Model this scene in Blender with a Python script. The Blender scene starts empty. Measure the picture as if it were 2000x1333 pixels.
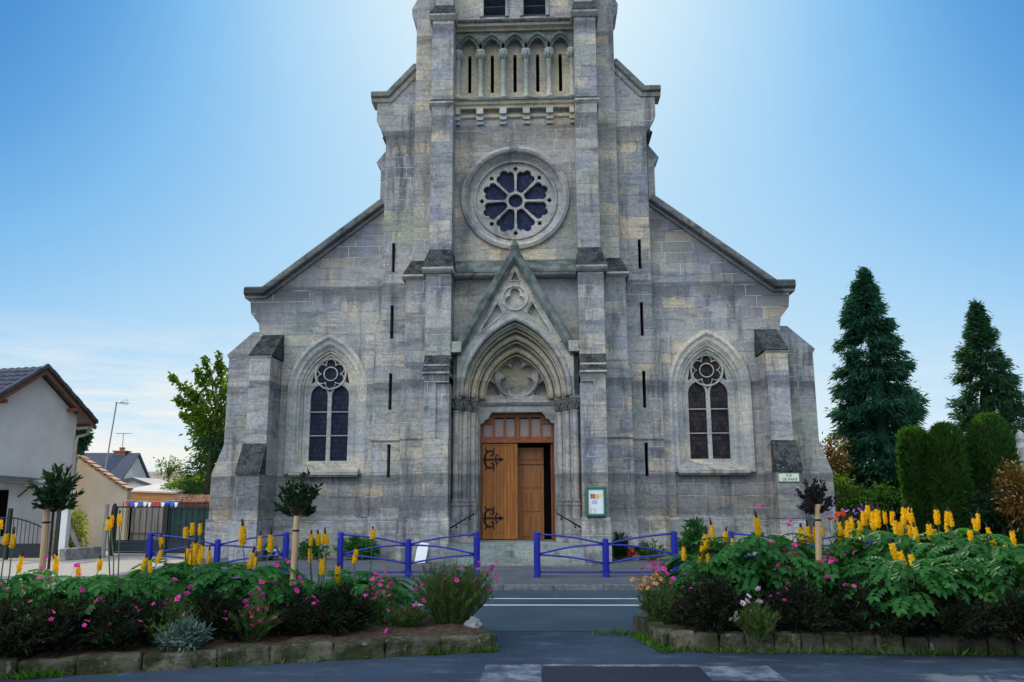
import bpy, bmesh, math, random
import numpy as np
from mathutils import Vector, Matrix
from mathutils.geometry import tessellate_polygon
R = math.radians
PI = math.pi
random.seed(7)
rng = np.random.default_rng(7)
SC = bpy.context.scene
COL = SC.collection

# ------------------------------------------------------------------ camera
CF, CPIT, CYAW, CROLL = 1638.53, 0.188937, -0.0397385, -0.0037421
CPOS = np.array([0.87674, -25.7, 1.65])
_cy, _sy = math.cos(CYAW), math.sin(CYAW)
_fw = np.array([_sy*math.cos(CPIT), _cy*math.cos(CPIT), math.sin(CPIT)])
_rt = np.array([_cy, -_sy, 0.0]); _up = np.cross(_rt, _fw)
_r2 = _rt*math.cos(CROLL)+_up*math.sin(CROLL); _u2 = -_rt*math.sin(CROLL)+_up*math.cos(CROLL)
cd = bpy.data.cameras.new('camera'); cam = bpy.data.objects.new('camera', cd); COL.objects.link(cam)
cam.matrix_world = Matrix(((_r2[0], _u2[0], -_fw[0], CPOS[0]), (_r2[1], _u2[1], -_fw[1], CPOS[1]), (_r2[2], _u2[2], -_fw[2], CPOS[2]), (0, 0, 0, 1)))
cd.sensor_width = 36; cd.lens = CF/2000*36; cd.clip_end = 3000; cd.clip_start = 0.1
SC.camera = cam

# ------------------------------------------------------------------ sky, sun, exposure
SUN_EL, SUN_AZ = R(39), R(-1)          # azimuth from +Y towards +X : the sun stands behind the tower
world = bpy.data.worlds.new('World'); SC.world = world; world.use_nodes = True
wn, wl = world.node_tree.nodes, world.node_tree.links
wn.clear()
def W(t, **k):
    n = wn.new(t)
    for a, v in k.items(): setattr(n, a, v)
    return n
def wmath(op, a, b=None, clamp=False):
    n = W('ShaderNodeMath', operation=op, use_clamp=clamp)
    for i, v in enumerate((a, b)):
        if v is None: continue
        if isinstance(v, (int, float)): n.inputs[i].default_value = v
        else: wl.new(v, n.inputs[i])
    return n.outputs[0]
sky = W('ShaderNodeTexSky', sky_type='NISHITA', sun_disc=False, sun_elevation=SUN_EL, sun_rotation=SUN_AZ, altitude=100, air_density=1.0, dust_density=1.6, ozone_density=2.5)
sky.dust_density = 0.8
# the photograph is graded: the physical sky's brightness drives a blue-to-white ramp
sc_ = W('ShaderNodeSeparateColor'); wl.new(sky.outputs[0], sc_.inputs[0])
mr = W('ShaderNodeMapRange'); mr.inputs[1].default_value = 2.0; mr.inputs[2].default_value = 12.0; wl.new(sc_.outputs[1], mr.inputs[0])
rp = W('ShaderNodeValToRGB'); wl.new(mr.outputs[0], rp.inputs[0]); el = rp.color_ramp.elements
STOPS = [(2.0, (.20, .36, .60)), (3.4, (.04, .215, .57)), (4.3, (.115, .36, .74)), (5.2, (.23, .52, .86)), (6.4, (.39, .66, .92)), (7.8, (.53, .76, .94)), (10.0, (.70, .87, .97)), (11.6, (.90, .97, 1.0))]
el[0].position = 0; el[0].color = STOPS[0][1]+(1,); el[1].position = 1; el[1].color = STOPS[-1][1]+(1,)
for g_, c_ in STOPS[1:-1]:
    e_ = el.new((g_-2)/10); e_.color = c_+(1,)
hs = W('ShaderNodeVectorMath', operation='SCALE'); wl.new(rp.outputs[0], hs.inputs[0]); hs.inputs['Scale'].default_value = 10.0
tc = W('ShaderNodeTexCoord'); sep = W('ShaderNodeSeparateXYZ'); wl.new(tc.outputs['Generated'], sep.inputs[0])
zc = wmath('MAXIMUM', sep.outputs[2], 0.02)
cmb = W('ShaderNodeCombineXYZ')
wl.new(wmath('MULTIPLY', sep.outputs[0], 3.0), cmb.inputs[0]); wl.new(wmath('MULTIPLY', sep.outputs[2], 20.0), cmb.inputs[1])
cn = W('ShaderNodeTexNoise'); cn.inputs['Scale'].default_value = 1.7; cn.inputs['Detail'].default_value = 7; cn.inputs['Roughness'].default_value = 0.62
wl.new(cmb.outputs[0], cn.inputs['Vector'])
low = W('ShaderNodeMapRange'); low.inputs[1].default_value = 0.20; low.inputs[2].default_value = 0.09; wl.new(sep.outputs[2], low.inputs[0])   # only near the horizon
lft = W('ShaderNodeMapRange'); lft.inputs[1].default_value = -0.12; lft.inputs[2].default_value = -0.34; lft.inputs[3].default_value = 0.25; wl.new(sep.outputs[0], lft.inputs[0])
thr = W('ShaderNodeMapRange'); thr.inputs[1].default_value = 0.40; thr.inputs[2].default_value = 0.58; wl.new(cn.outputs[0], thr.inputs[0])
cm = wmath('MULTIPLY', wmath('MULTIPLY', thr.outputs[0], low.outputs[0]), lft.outputs[0], True)
cm = wmath('MULTIPLY', cm, 0.9)
mix = W('ShaderNodeMix', data_type='RGBA'); wl.new(cm, mix.inputs[0]); wl.new(hs.outputs[0], mix.inputs[6]); mix.inputs[7].default_value = (9.4, 9.3, 8.9, 1)
# unseen broken cloud added behind the camera, brightest upper left, to light the facade
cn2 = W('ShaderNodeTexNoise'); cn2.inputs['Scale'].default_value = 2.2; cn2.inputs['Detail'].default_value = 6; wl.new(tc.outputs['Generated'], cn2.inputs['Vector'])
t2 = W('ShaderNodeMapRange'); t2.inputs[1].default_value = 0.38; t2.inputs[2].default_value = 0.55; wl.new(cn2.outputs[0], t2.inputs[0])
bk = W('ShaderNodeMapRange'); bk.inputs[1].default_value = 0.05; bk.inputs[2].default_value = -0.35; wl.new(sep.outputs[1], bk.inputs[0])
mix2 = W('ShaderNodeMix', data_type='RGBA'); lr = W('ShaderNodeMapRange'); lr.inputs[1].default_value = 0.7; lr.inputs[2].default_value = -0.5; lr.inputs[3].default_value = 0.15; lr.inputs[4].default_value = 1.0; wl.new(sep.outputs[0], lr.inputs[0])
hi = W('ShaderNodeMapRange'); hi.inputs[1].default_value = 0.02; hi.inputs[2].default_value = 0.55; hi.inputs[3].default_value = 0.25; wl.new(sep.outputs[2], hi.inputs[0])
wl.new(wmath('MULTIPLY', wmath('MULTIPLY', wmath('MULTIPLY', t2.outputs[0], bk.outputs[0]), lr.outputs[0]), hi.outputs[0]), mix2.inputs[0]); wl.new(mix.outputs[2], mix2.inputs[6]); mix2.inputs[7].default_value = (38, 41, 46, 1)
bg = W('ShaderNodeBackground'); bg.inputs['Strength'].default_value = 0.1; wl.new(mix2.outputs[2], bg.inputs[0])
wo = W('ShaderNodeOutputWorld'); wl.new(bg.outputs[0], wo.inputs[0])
sd = bpy.data.lights.new('sun', 'SUN'); sd.energy = 4.0; sd.angle = R(0.5); sd.color = (1.0, 0.93, 0.80)
sun = bpy.data.objects.new('sun', sd); COL.objects.link(sun)
_sv = Vector((math.sin(SUN_AZ)*math.cos(SUN_EL), math.cos(SUN_AZ)*math.cos(SUN_EL), math.sin(SUN_EL)))
sun.rotation_euler = (-_sv).to_track_quat('-Z', 'Y').to_euler(); sun.location = _sv*60
SC.view_settings.view_transform = 'Standard'; SC.view_settings.look = 'None'; SC.view_settings.gamma = 1; SC.view_settings.exposure = 0.0
SC.render.film_transparent = False
SC.cycles.max_bounces = 6; SC.cycles.diffuse_bounces = 3; SC.cycles.transmission_bounces = 3; SC.cycles.glossy_bounces = 2

# ------------------------------------------------------------------ helpers
def P(px, py, Y):
    "the point on the plane y = Y seen at a pixel of the photograph"
    d = _fw+_r2*(px-1000)/CF+_u2*(666.5-py)/CF
    return Vector(CPOS+d*((Y-CPOS[1])/d[1]))
def G(px, py, Z=0.0):
    d = _fw+_r2*(px-1000)/CF+_u2*(666.5-py)/CF
    return Vector(CPOS+d*((Z-CPOS[2])/d[2]))

class MB:
    def __init__(s): s.v = []; s.f = []; s.m = []; s.smooth = False
    def add(s, vs, fs, mi=0):
        o = len(s.v); s.v.extend([tuple(v) for v in vs]); s.f.extend([tuple(i+o for i in f) for f in fs]); s.m.extend([mi]*len(fs)); return s
    def box(s, x0, x1, y0, y1, z0, z1, mi=0):
        return s.add([(x0,y0,z0),(x1,y0,z0),(x1,y1,z0),(x0,y1,z0),(x0,y0,z1),(x1,y0,z1),(x1,y1,z1),(x0,y1,z1)],
                     [(0,3,2,1),(4,5,6,7),(0,1,5,4),(1,2,6,5),(2,3,7,6),(3,0,4,7)], mi)
    def obox(s, c, ax, ay, az, mi=0):
        c, ax, ay, az = Vector(c), Vector(ax), Vector(ay), Vector(az)
        vs = [c-ax-ay-az, c+ax-ay-az, c+ax+ay-az, c-ax+ay-az, c-ax-ay+az, c+ax-ay+az, c+ax+ay+az, c-ax+ay+az]
        return s.add(vs, [(0,3,2,1),(4,5,6,7),(0,1,5,4),(1,2,6,5),(2,3,7,6),(3,0,4,7)], mi)
    def plate(s, outer, holes, y0, y1, mi=0):
        "a slab in the xz plane with holes, front face at y0"
        loops = [outer]+list(holes)
        tris = tessellate_polygon([[Vector((a, b, 0)) for a, b in l] for l in loops])
        flat = [p for l in loops for p in l]; n = len(flat)
        vs = [(a, y0, b) for a, b in flat]+[(a, y1, b) for a, b in flat]
        fs = [tuple(t) for t in tris]+[tuple(i+n for i in reversed(t)) for t in tris]
        k = 0
        for l in loops:
            m = len(l)
            for i in range(m):
                a, b = k+i, k+(i+1) % m
                fs.append((a, b, b+n, a+n))
            k += m
        return s.add(vs, fs, mi)
    def profx(s, poly, x0, x1, mi=0):
        "a yz outline pulled along x"
        n = len(poly)
        vs = [(x0, a, b) for a, b in poly]+[(x1, a, b) for a, b in poly]
        fs = [tuple(range(n)), tuple(range(2*n-1, n-1, -1))]+[(i, (i+1) % n, (i+1) % n+n, i+n) for i in range(n)]
        return s.add(vs, fs, mi)
    def hull8(s, a, b, mi=0):
        "two rectangles (each four points) joined"
        return s.add(list(a)+list(b), [(0,3,2,1),(4,5,6,7),(0,1,5,4),(1,2,6,5),(2,3,7,6),(3,0,4,7)], mi)
    def sweep(s, path, prof, closed=False, mi=0):
        "path in xz, profile of (outward offset, y)"
        n, m = len(path), len(prof); vs = []
        for i, (x, z) in enumerate(path):
            if closed: a, b = path[i-1], path[(i+1) % n]
            else: a, b = path[max(i-1, 0)], path[min(i+1, n-1)]
            d1 = Vector((x-a[0], z-a[1])); d2 = Vector((b[0]-x, b[1]-z))
            d1 = d1.normalized() if d1.length > 1e-9 else d2.normalized(); d2 = d2.normalized() if d2.length > 1e-9 else d1
            n1 = Vector((-d1.y, d1.x)); n2 = Vector((-d2.y, d2.x)); nn = (n1+n2)
            nn = nn.normalized() if nn.length > 1e-6 else n1
            k = 1/max(0.45, nn.dot(n1)); nn = nn*k
            for o, y in prof: vs.append((x+nn.x*o, y, z+nn.y*o))
        fs = []
        for i in range(n if closed else n-1):
            j = (i+1) % n
            for q in range(m):
                r = (q+1) % m
                fs.append((i*m+q, i*m+r, j*m+r, j*m+q))
        if not closed: fs += [tuple(range(m)), tuple(range((n-1)*m+m-1, (n-1)*m-1, -1))]
        return s.add(vs, fs, mi)
    def lathe(s, c, prof, seg=12, mi=0):
        vs = []; n = len(prof)
        for r, z in prof:
            for k in range(seg):
                a = 2*PI*k/seg; vs.append((c[0]+r*math.cos(a), c[1]+r*math.sin(a), c[2]+z))
        fs = [(i*seg+k, i*seg+(k+1) % seg, (i+1)*seg+(k+1) % seg, (i+1)*seg+k) for i in range(n-1) for k in range(seg)]
        fs += [tuple(range(seg-1, -1, -1)), tuple((n-1)*seg+k for k in range(seg))]
        return s.add(vs, fs, mi)
    def tube(s, pts, r, seg=6, mi=0):
        pts = [Vector(p) for p in pts]; n = len(pts); vs = []
        rs = r if isinstance(r, (list, tuple)) else [r]*n
        ref = None
        for i, p in enumerate(pts):
            d = (pts[min(i+1, n-1)]-pts[max(i-1, 0)]); d = d.normalized() if d.length > 1e-9 else Vector((0, 0, 1))
            if ref is None: ref = d.orthogonal().normalized()
            a = (ref-d*ref.dot(d)); a = a.normalized() if a.length > 1e-6 else d.orthogonal().normalized(); ref = a; b = d.cross(a)
            for k in range(seg):
                t = 2*PI*k/seg; vs.append(p+(a*math.cos(t)+b*math.sin(t))*rs[i])
        fs = [(i*seg+k, i*seg+(k+1) % seg, (i+1)*seg+(k+1) % seg, (i+1)*seg+k) for i in range(n-1) for k in range(seg)]
        fs += [tuple(range(seg-1, -1, -1)), tuple((n-1)*seg+k for k in range(seg))]
        return s.add(vs, fs, mi)
    def mesh(s, name):
        me = bpy.data.meshes.new(name); me.from_pydata(s.v, [], s.f)
        if any(s.m): me.polygons.foreach_set('material_index', s.m)
        return me

def fix(me):
    bm = bmesh.new(); bm.from_mesh(me); bmesh.ops.recalc_face_normals(bm, faces=bm.faces); bm.to_mesh(me); bm.free()
def obj(name, mb, mats, parent=None, smooth=False, bevel=0.0, norm=True, loc=None):
    me = mb if isinstance(mb, bpy.types.Mesh) else mb.mesh(name)
    if norm and not isinstance(mb, bpy.types.Mesh): fix(me)
    for m in (mats if isinstance(mats, (list, tuple)) else [mats]):
        if not isinstance(mb, bpy.types.Mesh) or m.name not in [x.name for x in me.materials if x]: me.materials.append(m)
    if smooth: me.polygons.foreach_set('use_smooth', [True]*len(me.polygons))
    o = bpy.data.objects.new(name, me); COL.objects.link(o)
    if parent is not None: o.parent = parent
    if loc is not None: o.location = loc
    if bevel:
        b = o.modifiers.new('bevel', 'BEVEL'); b.width = bevel; b.segments = 2; b.limit_method = 'ANGLE'; b.angle_limit = R(35)
    return o
def tag(o, label, cat, group=None, kind=None):
    if label: o['label'] = label
    if cat: o['category'] = cat
    if group: o['group'] = group
    if kind: o['kind'] = kind
    return o
def thing(name, label, cat, loc=(0, 0, 0), rz=0.0, group=None):
    o = bpy.data.objects.new(name, None); COL.objects.link(o); o.location = loc; o.rotation_euler = (0, 0, rz); o.empty_display_size = 0.2
    return tag(o, label, cat, group)
def struct(name, mb, m, **k):
    o = obj(name, mb, m, **k); o['kind'] = 'structure'; return o
def copy_tree(o, loc=None, rz=None, label=None, parent=None):
    c = o.copy(); COL.objects.link(c)
    if parent is not None: c.parent = parent
    for ch in list(o.children): copy_tree(ch, parent=c)
    if loc is not None: c.location = loc
    if rz is not None: c.rotation_euler = (0, 0, rz)
    if label: c['label'] = label
    return c
def pointed(a, h, zs, cx=0.0, n=9, legs=None):
    "points of a two-centred arch from left to right springing"
    rr = (a*a+h*h)/(2*a); c = rr-a; t1 = math.atan2(h, -c) if c > 0 else math.atan2(h, -c)
    t1 = PI-math.acos(max(-1, min(1, c/rr)))
    left = []
    for i in range(n+1):
        t = PI-(PI-t1)*i/n
        left.append((c+rr*math.cos(t), rr*math.sin(t)))
    left[-1] = (0.0, h)
    pts = [(cx+x, zs+z) for x, z in left]+[(cx-x, zs+z) for x, z in reversed(left[:-1])]
    if legs is not None: pts = [(cx-a, legs)]+pts+[(cx+a, legs)]
    return pts
def circ(cx, cz, r, n=32, a0=0.0): return [(cx+r*math.cos(a0+2*PI*i/n), cz+r*math.sin(a0+2*PI*i/n)) for i in range(n)]
def foil(cx, cz, n, dist, r, a0=PI/2, seg=9, b=None):
    "outline of an n-foil: n lobes of radius r at distance dist"
    pts = []; half = PI/n
    # angle (about a lobe centre) at which neighbours meet
    x = dist*math.cos(half); y = dist*math.sin(half)
    if y < r:
        q = math.sqrt(r*r-y*y); ex, ey = x+q, 0.0     # cusp on the bisector at distance x+q
        cusp = x+q if False else x-q
        cusp = x+q
    else: cusp = x
    cpt = (cusp*math.cos(half), cusp*math.sin(half))
    if b is None: b = math.atan2(cpt[1], cpt[0]-dist)
    for k in range(n):
        t = a0+2*PI*k/n
        for i in range(seg+1):
            g = -b+2*b*i/seg
            lx, lz = dist+r*math.cos(g), r*math.sin(g)
            pts.append((cx+lx*math.cos(t)-lz*math.sin(t), cz+lx*math.sin(t)+lz*math.cos(t)))
    out = []
    for p in pts:
        if not out or (p[0]-out[-1][0])**2+(p[1]-out[-1][1])**2 > 1e-8: out.append(p)
    if (out[0][0]-out[-1][0])**2+(out[0][1]-out[-1][1])**2 < 1e-8: out.pop()
    return out
def rot2(pts, a, cx=0, cz=0):
    return [(cx+x*math.cos(a)-z*math.sin(a), cz+x*math.sin(a)+z*math.cos(a)) for x, z in pts]

# ------------------------------------------------------------------ materials
class NT:
    def __init__(s, name):
        s.m = bpy.data.materials.new(name); s.m.use_nodes = True; s.n = s.m.node_tree.nodes; s.l = s.m.node_tree.links
        s.n.clear(); s.out = s.n.new('ShaderNodeOutputMaterial'); s.b = s.n.new('ShaderNodeBsdfPrincipled'); s.l.new(s.b.outputs[0], s.out.inputs[0])
        s.tc = None
    def put(s, sock, v):
        if v is None: return
        if isinstance(v, (int, float)): sock.default_value = v
        elif isinstance(v, (tuple, list)): sock.default_value = tuple(v)+((1,) if len(v) == 3 and sock.type == 'RGBA' else ())
        else: s.l.new(v, sock)
    def co(s):
        if s.tc is None: s.tc = s.n.new('ShaderNodeTexCoord')
        return s.tc.outputs['Object']
    def xyz(s, v=None):
        n = s.n.new('ShaderNodeSeparateXYZ'); s.put(n.inputs[0], v or s.co()); return n.outputs
    def vec(s, x, y, z=0.0):
        n = s.n.new('ShaderNodeCombineXYZ')
        for i, v in enumerate((x, y, z)): s.put(n.inputs[i], v)
        return n.outputs[0]
    def ma(s, op, a, b=None, c=None, clamp=False):
        n = s.n.new('ShaderNodeMath'); n.operation = op; n.use_clamp = clamp
        for i, v in enumerate((a, b, c)): s.put(n.inputs[i], v)
        return n.outputs[0]
    def noise(s, v=None, scale=1, detail=4, rough=0.55, dist=0.0, out=0):
        n = s.n.new('ShaderNodeTexNoise'); s.put(n.inputs['Vector'], v or s.co()); n.inputs['Scale'].default_value = scale
        n.inputs['Detail'].default_value = detail; n.inputs['Roughness'].default_value = rough; n.inputs['Distortion'].default_value = dist
        return n.outputs[out]
    def wnoise(s, w):
        n = s.n.new('ShaderNodeTexWhiteNoise'); n.noise_dimensions = '1D'; s.put(n.inputs['W'], w); return n.outputs[0]
    def vor(s, v=None, scale=1, feat='F1', out=0):
        n = s.n.new('ShaderNodeTexVoronoi'); n.feature = feat; s.put(n.inputs['Vector'], v or s.co()); n.inputs['Scale'].default_value = scale; return n.outputs[out]
    def mr(s, v, a, b, c=0.0, d=1.0):
        n = s.n.new('ShaderNodeMapRange'); n.interpolation_type = 'SMOOTHSTEP'
        for i, q in enumerate((v, a, b, c, d)): s.put(n.inputs[i], q)
        return n.outputs[0]
    def mix(s, f, a, b, mode='MIX'):
        n = s.n.new('ShaderNodeMix'); n.data_type = 'RGBA'; n.blend_type = mode
        s.put(n.inputs[0], f); s.put(n.inputs[6], a); s.put(n.inputs[7], b); return n.outputs[2]
    def bump(s, h, strength=0.5, dist=0.02):
        n = s.n.new('ShaderNodeBump'); n.inputs['Strength'].default_value = strength; n.inputs['Distance'].default_value = dist
        s.put(n.inputs['Height'], h); s.l.new(n.outputs[0], s.b.inputs['Normal']); return n
    def fin(s, col, rough=0.8, metal=0.0, spec=None):
        s.put(s.b.inputs['Base Color'], col); s.put(s.b.inputs['Roughness'], rough); s.put(s.b.inputs['Metallic'], metal)
        if spec is not None: s.b.inputs['Specular IOR Level'].default_value = spec
        return s.m

def plain(name, col, rough=0.6, metal=0.0, var=0.25, scale=6.0, bump=0.15, spec=0.4):
    t = NT(name); n = t.noise(scale=scale, detail=5)
    c = t.mix(t.mr(n, 0.3, 0.7), [x*(1-var) for x in col], [min(1, x*(1+var)) for x in col])
    t.bump(n, bump, 0.01); return t.fin(c, rough, metal, spec)

def stone(name, tint=(1, 1, 1), blocks=True, grime=1.0, rowh=0.36, bw=1.0, cream=1.0):
    t = NT(name); x, y, z = t.xyz()
    u = t.ma('ADD', x, t.ma('MULTIPLY', y, 0.93))
    big = t.noise(t.vec(x, t.ma('MULTIPLY', y, .6), z), 0.42, 6, 0.6)
    big2 = t.noise(t.vec(t.ma('ADD', x, 31.0), y, z), 0.75, 5, 0.62)
    streak = t.noise(t.vec(t.ma('MULTIPLY', u, 1.5), y, t.ma('MULTIPLY', z, 0.22)), 1.4, 7, 0.68)
    strata = t.noise(t.vec(t.ma('MULTIPLY', u, 0.9), y, t.ma('MULTIPLY', z, 7.0)), 1.2, 6, 0.7)
    fine = t.noise(scale=11, detail=6, rough=0.7)
    col = t.mix(t.mr(big, 0.36, 0.66), (0.31, 0.315, 0.32), (0.48, 0.455, 0.40))
    mort = None
    if blocks:
        row = t.ma('FLOOR', t.ma('DIVIDE', z, rowh))
        rr = t.wnoise(row)
        warp = t.noise(t.vec(t.ma('MULTIPLY', u, 0.9), t.ma('MULTIPLY', row, 7.3), 0.0), 1.0, 1)
        u2 = t.ma('ADD', t.ma('ADD', u, t.ma('MULTIPLY', rr, 3.7)), t.ma('MULTIPLY', warp, 0.7))
        br = t.n.new('ShaderNodeTexBrick'); br.offset = 0.0; br.squash = 1.0
        t.put(br.inputs['Vector'], t.vec(u2, z, 0.0)); br.inputs['Color1'].default_value = (0, 0, 0, 1); br.inputs['Color2'].default_value = (1, 1, 1, 1); br.inputs['Mortar'].default_value = (.5, .5, .5, 1)
        br.inputs['Scale'].default_value = 1; br.inputs['Mortar Size'].default_value = 0.007; br.inputs['Mortar Smooth'].default_value = 0.25; br.inputs['Bias'].default_value = 0
        br.inputs['Brick Width'].default_value = bw; br.inputs['Row Height'].default_value = rowh
        blk = br.outputs['Color']; mort = br.outputs['Fac']
        col = t.mix(0.42, col, t.mix(blk, (0.20, 0.21, 0.235), (0.47, 0.43, 0.34)))
        col = t.mix(t.ma('MULTIPLY', t.mr(blk, 0.72, 0.95), t.mr(big2, 0.42, 0.62)), col, (0.55, 0.46, 0.33))
    col = t.mix(t.ma('MULTIPLY', t.mr(big2, 0.52, 0.70), 0.46*cream, None, True), col, (0.55, 0.47, 0.345))
    col = t.mix(t.ma('MULTIPLY', t.mr(strata, 0.48, 0.72), 0.40), col, (0.12, 0.13, 0.145))
    col = t.mix(t.ma('MULTIPLY', t.mr(streak, 0.50, 0.70), 0.74*grime), col, (0.075, 0.082, 0.095))
    smear = t.noise(t.vec(t.ma('MULTIPLY', u, 0.55), y, t.ma('MULTIPLY', z, 2.1)), 1.0, 8, 0.66, 0.4)
    col = t.mix(t.ma('MULTIPLY', t.mr(smear, 0.50, 0.66), 0.48*grime), col, (0.085, 0.095, 0.12))
    # soot and lichen under the gable rakes, running down from the copings
    dd = t.ma('SUBTRACT', t.ma('SUBTRACT', 14.3, t.ma('MULTIPLY', t.ma('ABSOLUTE', x), 0.755)), z)
    rake = t.ma('MULTIPLY', t.ma('MULTIPLY', t.mr(t.ma('ADD', dd, t.ma('MULTIPLY', streak, 2.6)), 3.4, 1.2), t.mr(dd, -0.1, 0.05)), t.mr(t.ma('ABSOLUTE', x), 4.1, 4.5))
    col = t.mix(t.ma('MULTIPLY', rake, t.mr(fine, 0.3, 0.6, 0.35, 0.8)), col, (0.07, 0.075, 0.088))
    # dark wash below the drip courses
    for z_, dep in ((8.4, 0.9), (13.5, 1.0), (5.25, 0.5), (2.45, 0.5), (16.7, 0.5)):
        e = t.ma('SUBTRACT', z_, z)
        wsh = t.ma('MULTIPLY', t.mr(e, -0.02, 0.03), t.mr(t.ma('SUBTRACT', e, t.ma('MULTIPLY', streak, dep*1.6)), dep*.1, -dep*.5))
        col = t.mix(t.ma('MULTIPLY', wsh, 0.55*grime), col, (0.085, 0.09, 0.095))
    grn = t.noise(t.vec(x, y, t.ma('ADD', z, 57.0)), 0.5, 5, 0.6)
    col = t.mix(t.ma('MULTIPLY', t.mr(grn, 0.52, 0.68), 0.45), col, (0.22, 0.26, 0.19))
    lav = t.noise(t.vec(x, y, t.ma('ADD', z, 91.0)), 0.6, 5, 0.6)
    col = t.mix(t.ma('MULTIPLY', t.mr(lav, 0.54, 0.68), 0.34), col, (0.31, 0.33, 0.42))
    # rising damp: a ragged dark band over the plinth
    band = t.ma('MULTIPLY', t.mr(t.ma('ADD', z, t.ma('MULTIPLY', big, 2.2)), 2.2, 2.6), t.mr(t.ma('ADD', z, t.ma('MULTIPLY', streak, 1.8)), 3.3, 2.5))
    col = t.mix(t.ma('MULTIPLY', band, 0.5*grime), col, (0.085, 0.09, 0.09))
    if mort is not None:
        pn = t.noise(t.vec(t.ma('ADD', x, 11.0), y, z), 0.9, 4, 0.6)
        dkj = t.mix(1.0, col, (0.68, 0.68, 0.68), 'MULTIPLY'); mc = t.mix(t.mr(pn, 0.46, 0.58), dkj, (0.62, 0.60, 0.54))
        col = t.mix(t.ma('MULTIPLY', mort, 0.85), col, mc)
    col = t.mix(t.mr(fine, 0.25, 0.75, 0.0, 1.0), t.mix(1.0, col, (0.74, 0.74, 0.74), 'MULTIPLY'), t.mix(1.0, col, (1.18, 1.18, 1.18), 'MULTIPLY'))
    pit = t.mr(t.vor(scale=7.0), 0.05, 0.11)
    col = t.mix(t.ma('MULTIPLY', t.ma('SUBTRACT', 1.0, pit), t.mr(big2, 0.45, 0.6)), col, (0.09, 0.09, 0.09))
    gm = t.n.new('ShaderNodeGamma'); t.put(gm.inputs[0], col); gm.inputs[1].default_value = 1.20; col = t.mix(1.0, gm.outputs[0], (1.25, 1.255, 1.26), 'MULTIPLY')
    if tint != (1, 1, 1): col = t.mix(1.0, col, tint, 'MULTIPLY')
    h = t.ma('ADD', t.ma('MULTIPLY', fine, 0.55), t.ma('MULTIPLY', strata, 0.5))
    if mort is not None: h = t.ma('ADD', t.ma('SUBTRACT', h, t.ma('MULTIPLY', mort, 0.7)), t.ma('MULTIPLY', blk, 0.5))
    t.bump(h, 0.75, 0.03)
    return t.fin(col, 0.92, 0, 0.15)

M = {}
M['stone'] = stone('ashlar_stone', tint=(1.06, 1.05, 1.04))
M['front'] = stone('sheltered_ashlar_stone', tint=(1.12, 1.08, 1.0), grime=0.7, cream=1.25)
M['trim'] = stone('moulded_stone', tint=(1.10, 1.06, 1.0), blocks=False, grime=0.8)
M['pale'] = stone('pale_carved_stone', tint=(1.25, 1.22, 1.12), blocks=False, grime=0.45, cream=1.2)
M['cream'] = stone('clean_cream_stone', tint=(1.3, 1.14, 0.88), blocks=False, grime=0.35, cream=1.6)
M['carved'] = stone('dark_carved_stone', tint=(0.50, 0.52, 0.50), blocks=False, grime=1.2)
def mk_moss():
    t = NT('mossy_weathered_stone'); a = t.noise(scale=3.5, detail=8, rough=0.72); b = t.noise(scale=17, detail=5, rough=0.7); v = t.vor(scale=26)
    c = t.mix(t.mr(a, .36, .62), (0.026, 0.028, 0.026), (0.10, 0.104, 0.10)); c = t.mix(t.mr(b, .54, .70), c, (0.27, 0.29, 0.28))
    c = t.mix(t.mr(a, .58, .70), c, (0.10, 0.11, 0.05))
    t.bump(t.ma('ADD', b, t.ma('MULTIPLY', v, .5)), 1.0, 0.07); return t.fin(c, 0.95, 0, .1)
M['moss'] = mk_moss()
def mk_green():
    t = NT('green_stained_coping'); a = t.noise(scale=2.2, detail=7, rough=0.66); b = t.noise(scale=14, detail=5, rough=.7)
    c = t.mix(t.mr(a, .35, .65), (0.075, 0.095, 0.082), (0.21, 0.23, 0.205)); c = t.mix(t.mr(b, .58, .72), c, (0.045, 0.055, 0.04))
    t.bump(b, .8, .03); return t.fin(c, .92, 0, .15)
M['green_stone'] = mk_green()
def mk_glass(name, ca, cb, s=9.0, rows=False):
    t = NT(name); x, y, z = t.xyz()
    if rows:
        br = t.n.new('ShaderNodeTexBrick'); t.put(br.inputs['Vector'], t.vec(x, z, 0.0)); br.inputs['Color1'].default_value = ca+(1,); br.inputs['Color2'].default_value = cb+(1,)
        br.inputs['Mortar'].default_value = (.004, .004, .005, 1); br.inputs['Scale'].default_value = 1; br.inputs['Brick Width'].default_value = .13; br.inputs['Row Height'].default_value = .15; br.inputs['Mortar Size'].default_value = .008; br.inputs['Mortar Smooth'].default_value = .2
        c = br.outputs[0]; t.bump(br.outputs['Fac'], .4, .01)
    else:
        v = t.n.new('ShaderNodeTexVoronoi'); v.inputs['Scale'].default_value = s; t.put(v.inputs['Vector'], t.vec(x, 0.0, z)); sp = t.n.new('ShaderNodeSeparateColor'); t.put(sp.inputs[0], v.outputs['Color'])
        c = t.mix(sp.outputs[0], ca, cb); e = t.vor(t.vec(x, 0.0, z), s, 'DISTANCE_TO_EDGE'); c = t.mix(t.mr(e, .02, .05), (.004, .004, .006), c); t.bump(t.noise(scale=4), .35, .03)
    return t.fin(c, 0.42, 0, 0.14)
M['glass_blue'] = mk_glass('navy_leaded_glass', (0.008, 0.012, 0.04), (0.02, 0.035, 0.085), 11)
M['glass_dark'] = mk_glass('dark_leaded_glass', (0.010, 0.014, 0.03), (0.022, 0.03, 0.055), rows=True)
M['glass_brown'] = mk_glass('brown_leaded_glass', (0.014, 0.012, 0.014), (0.046, 0.034, 0.034), rows=True)
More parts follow.
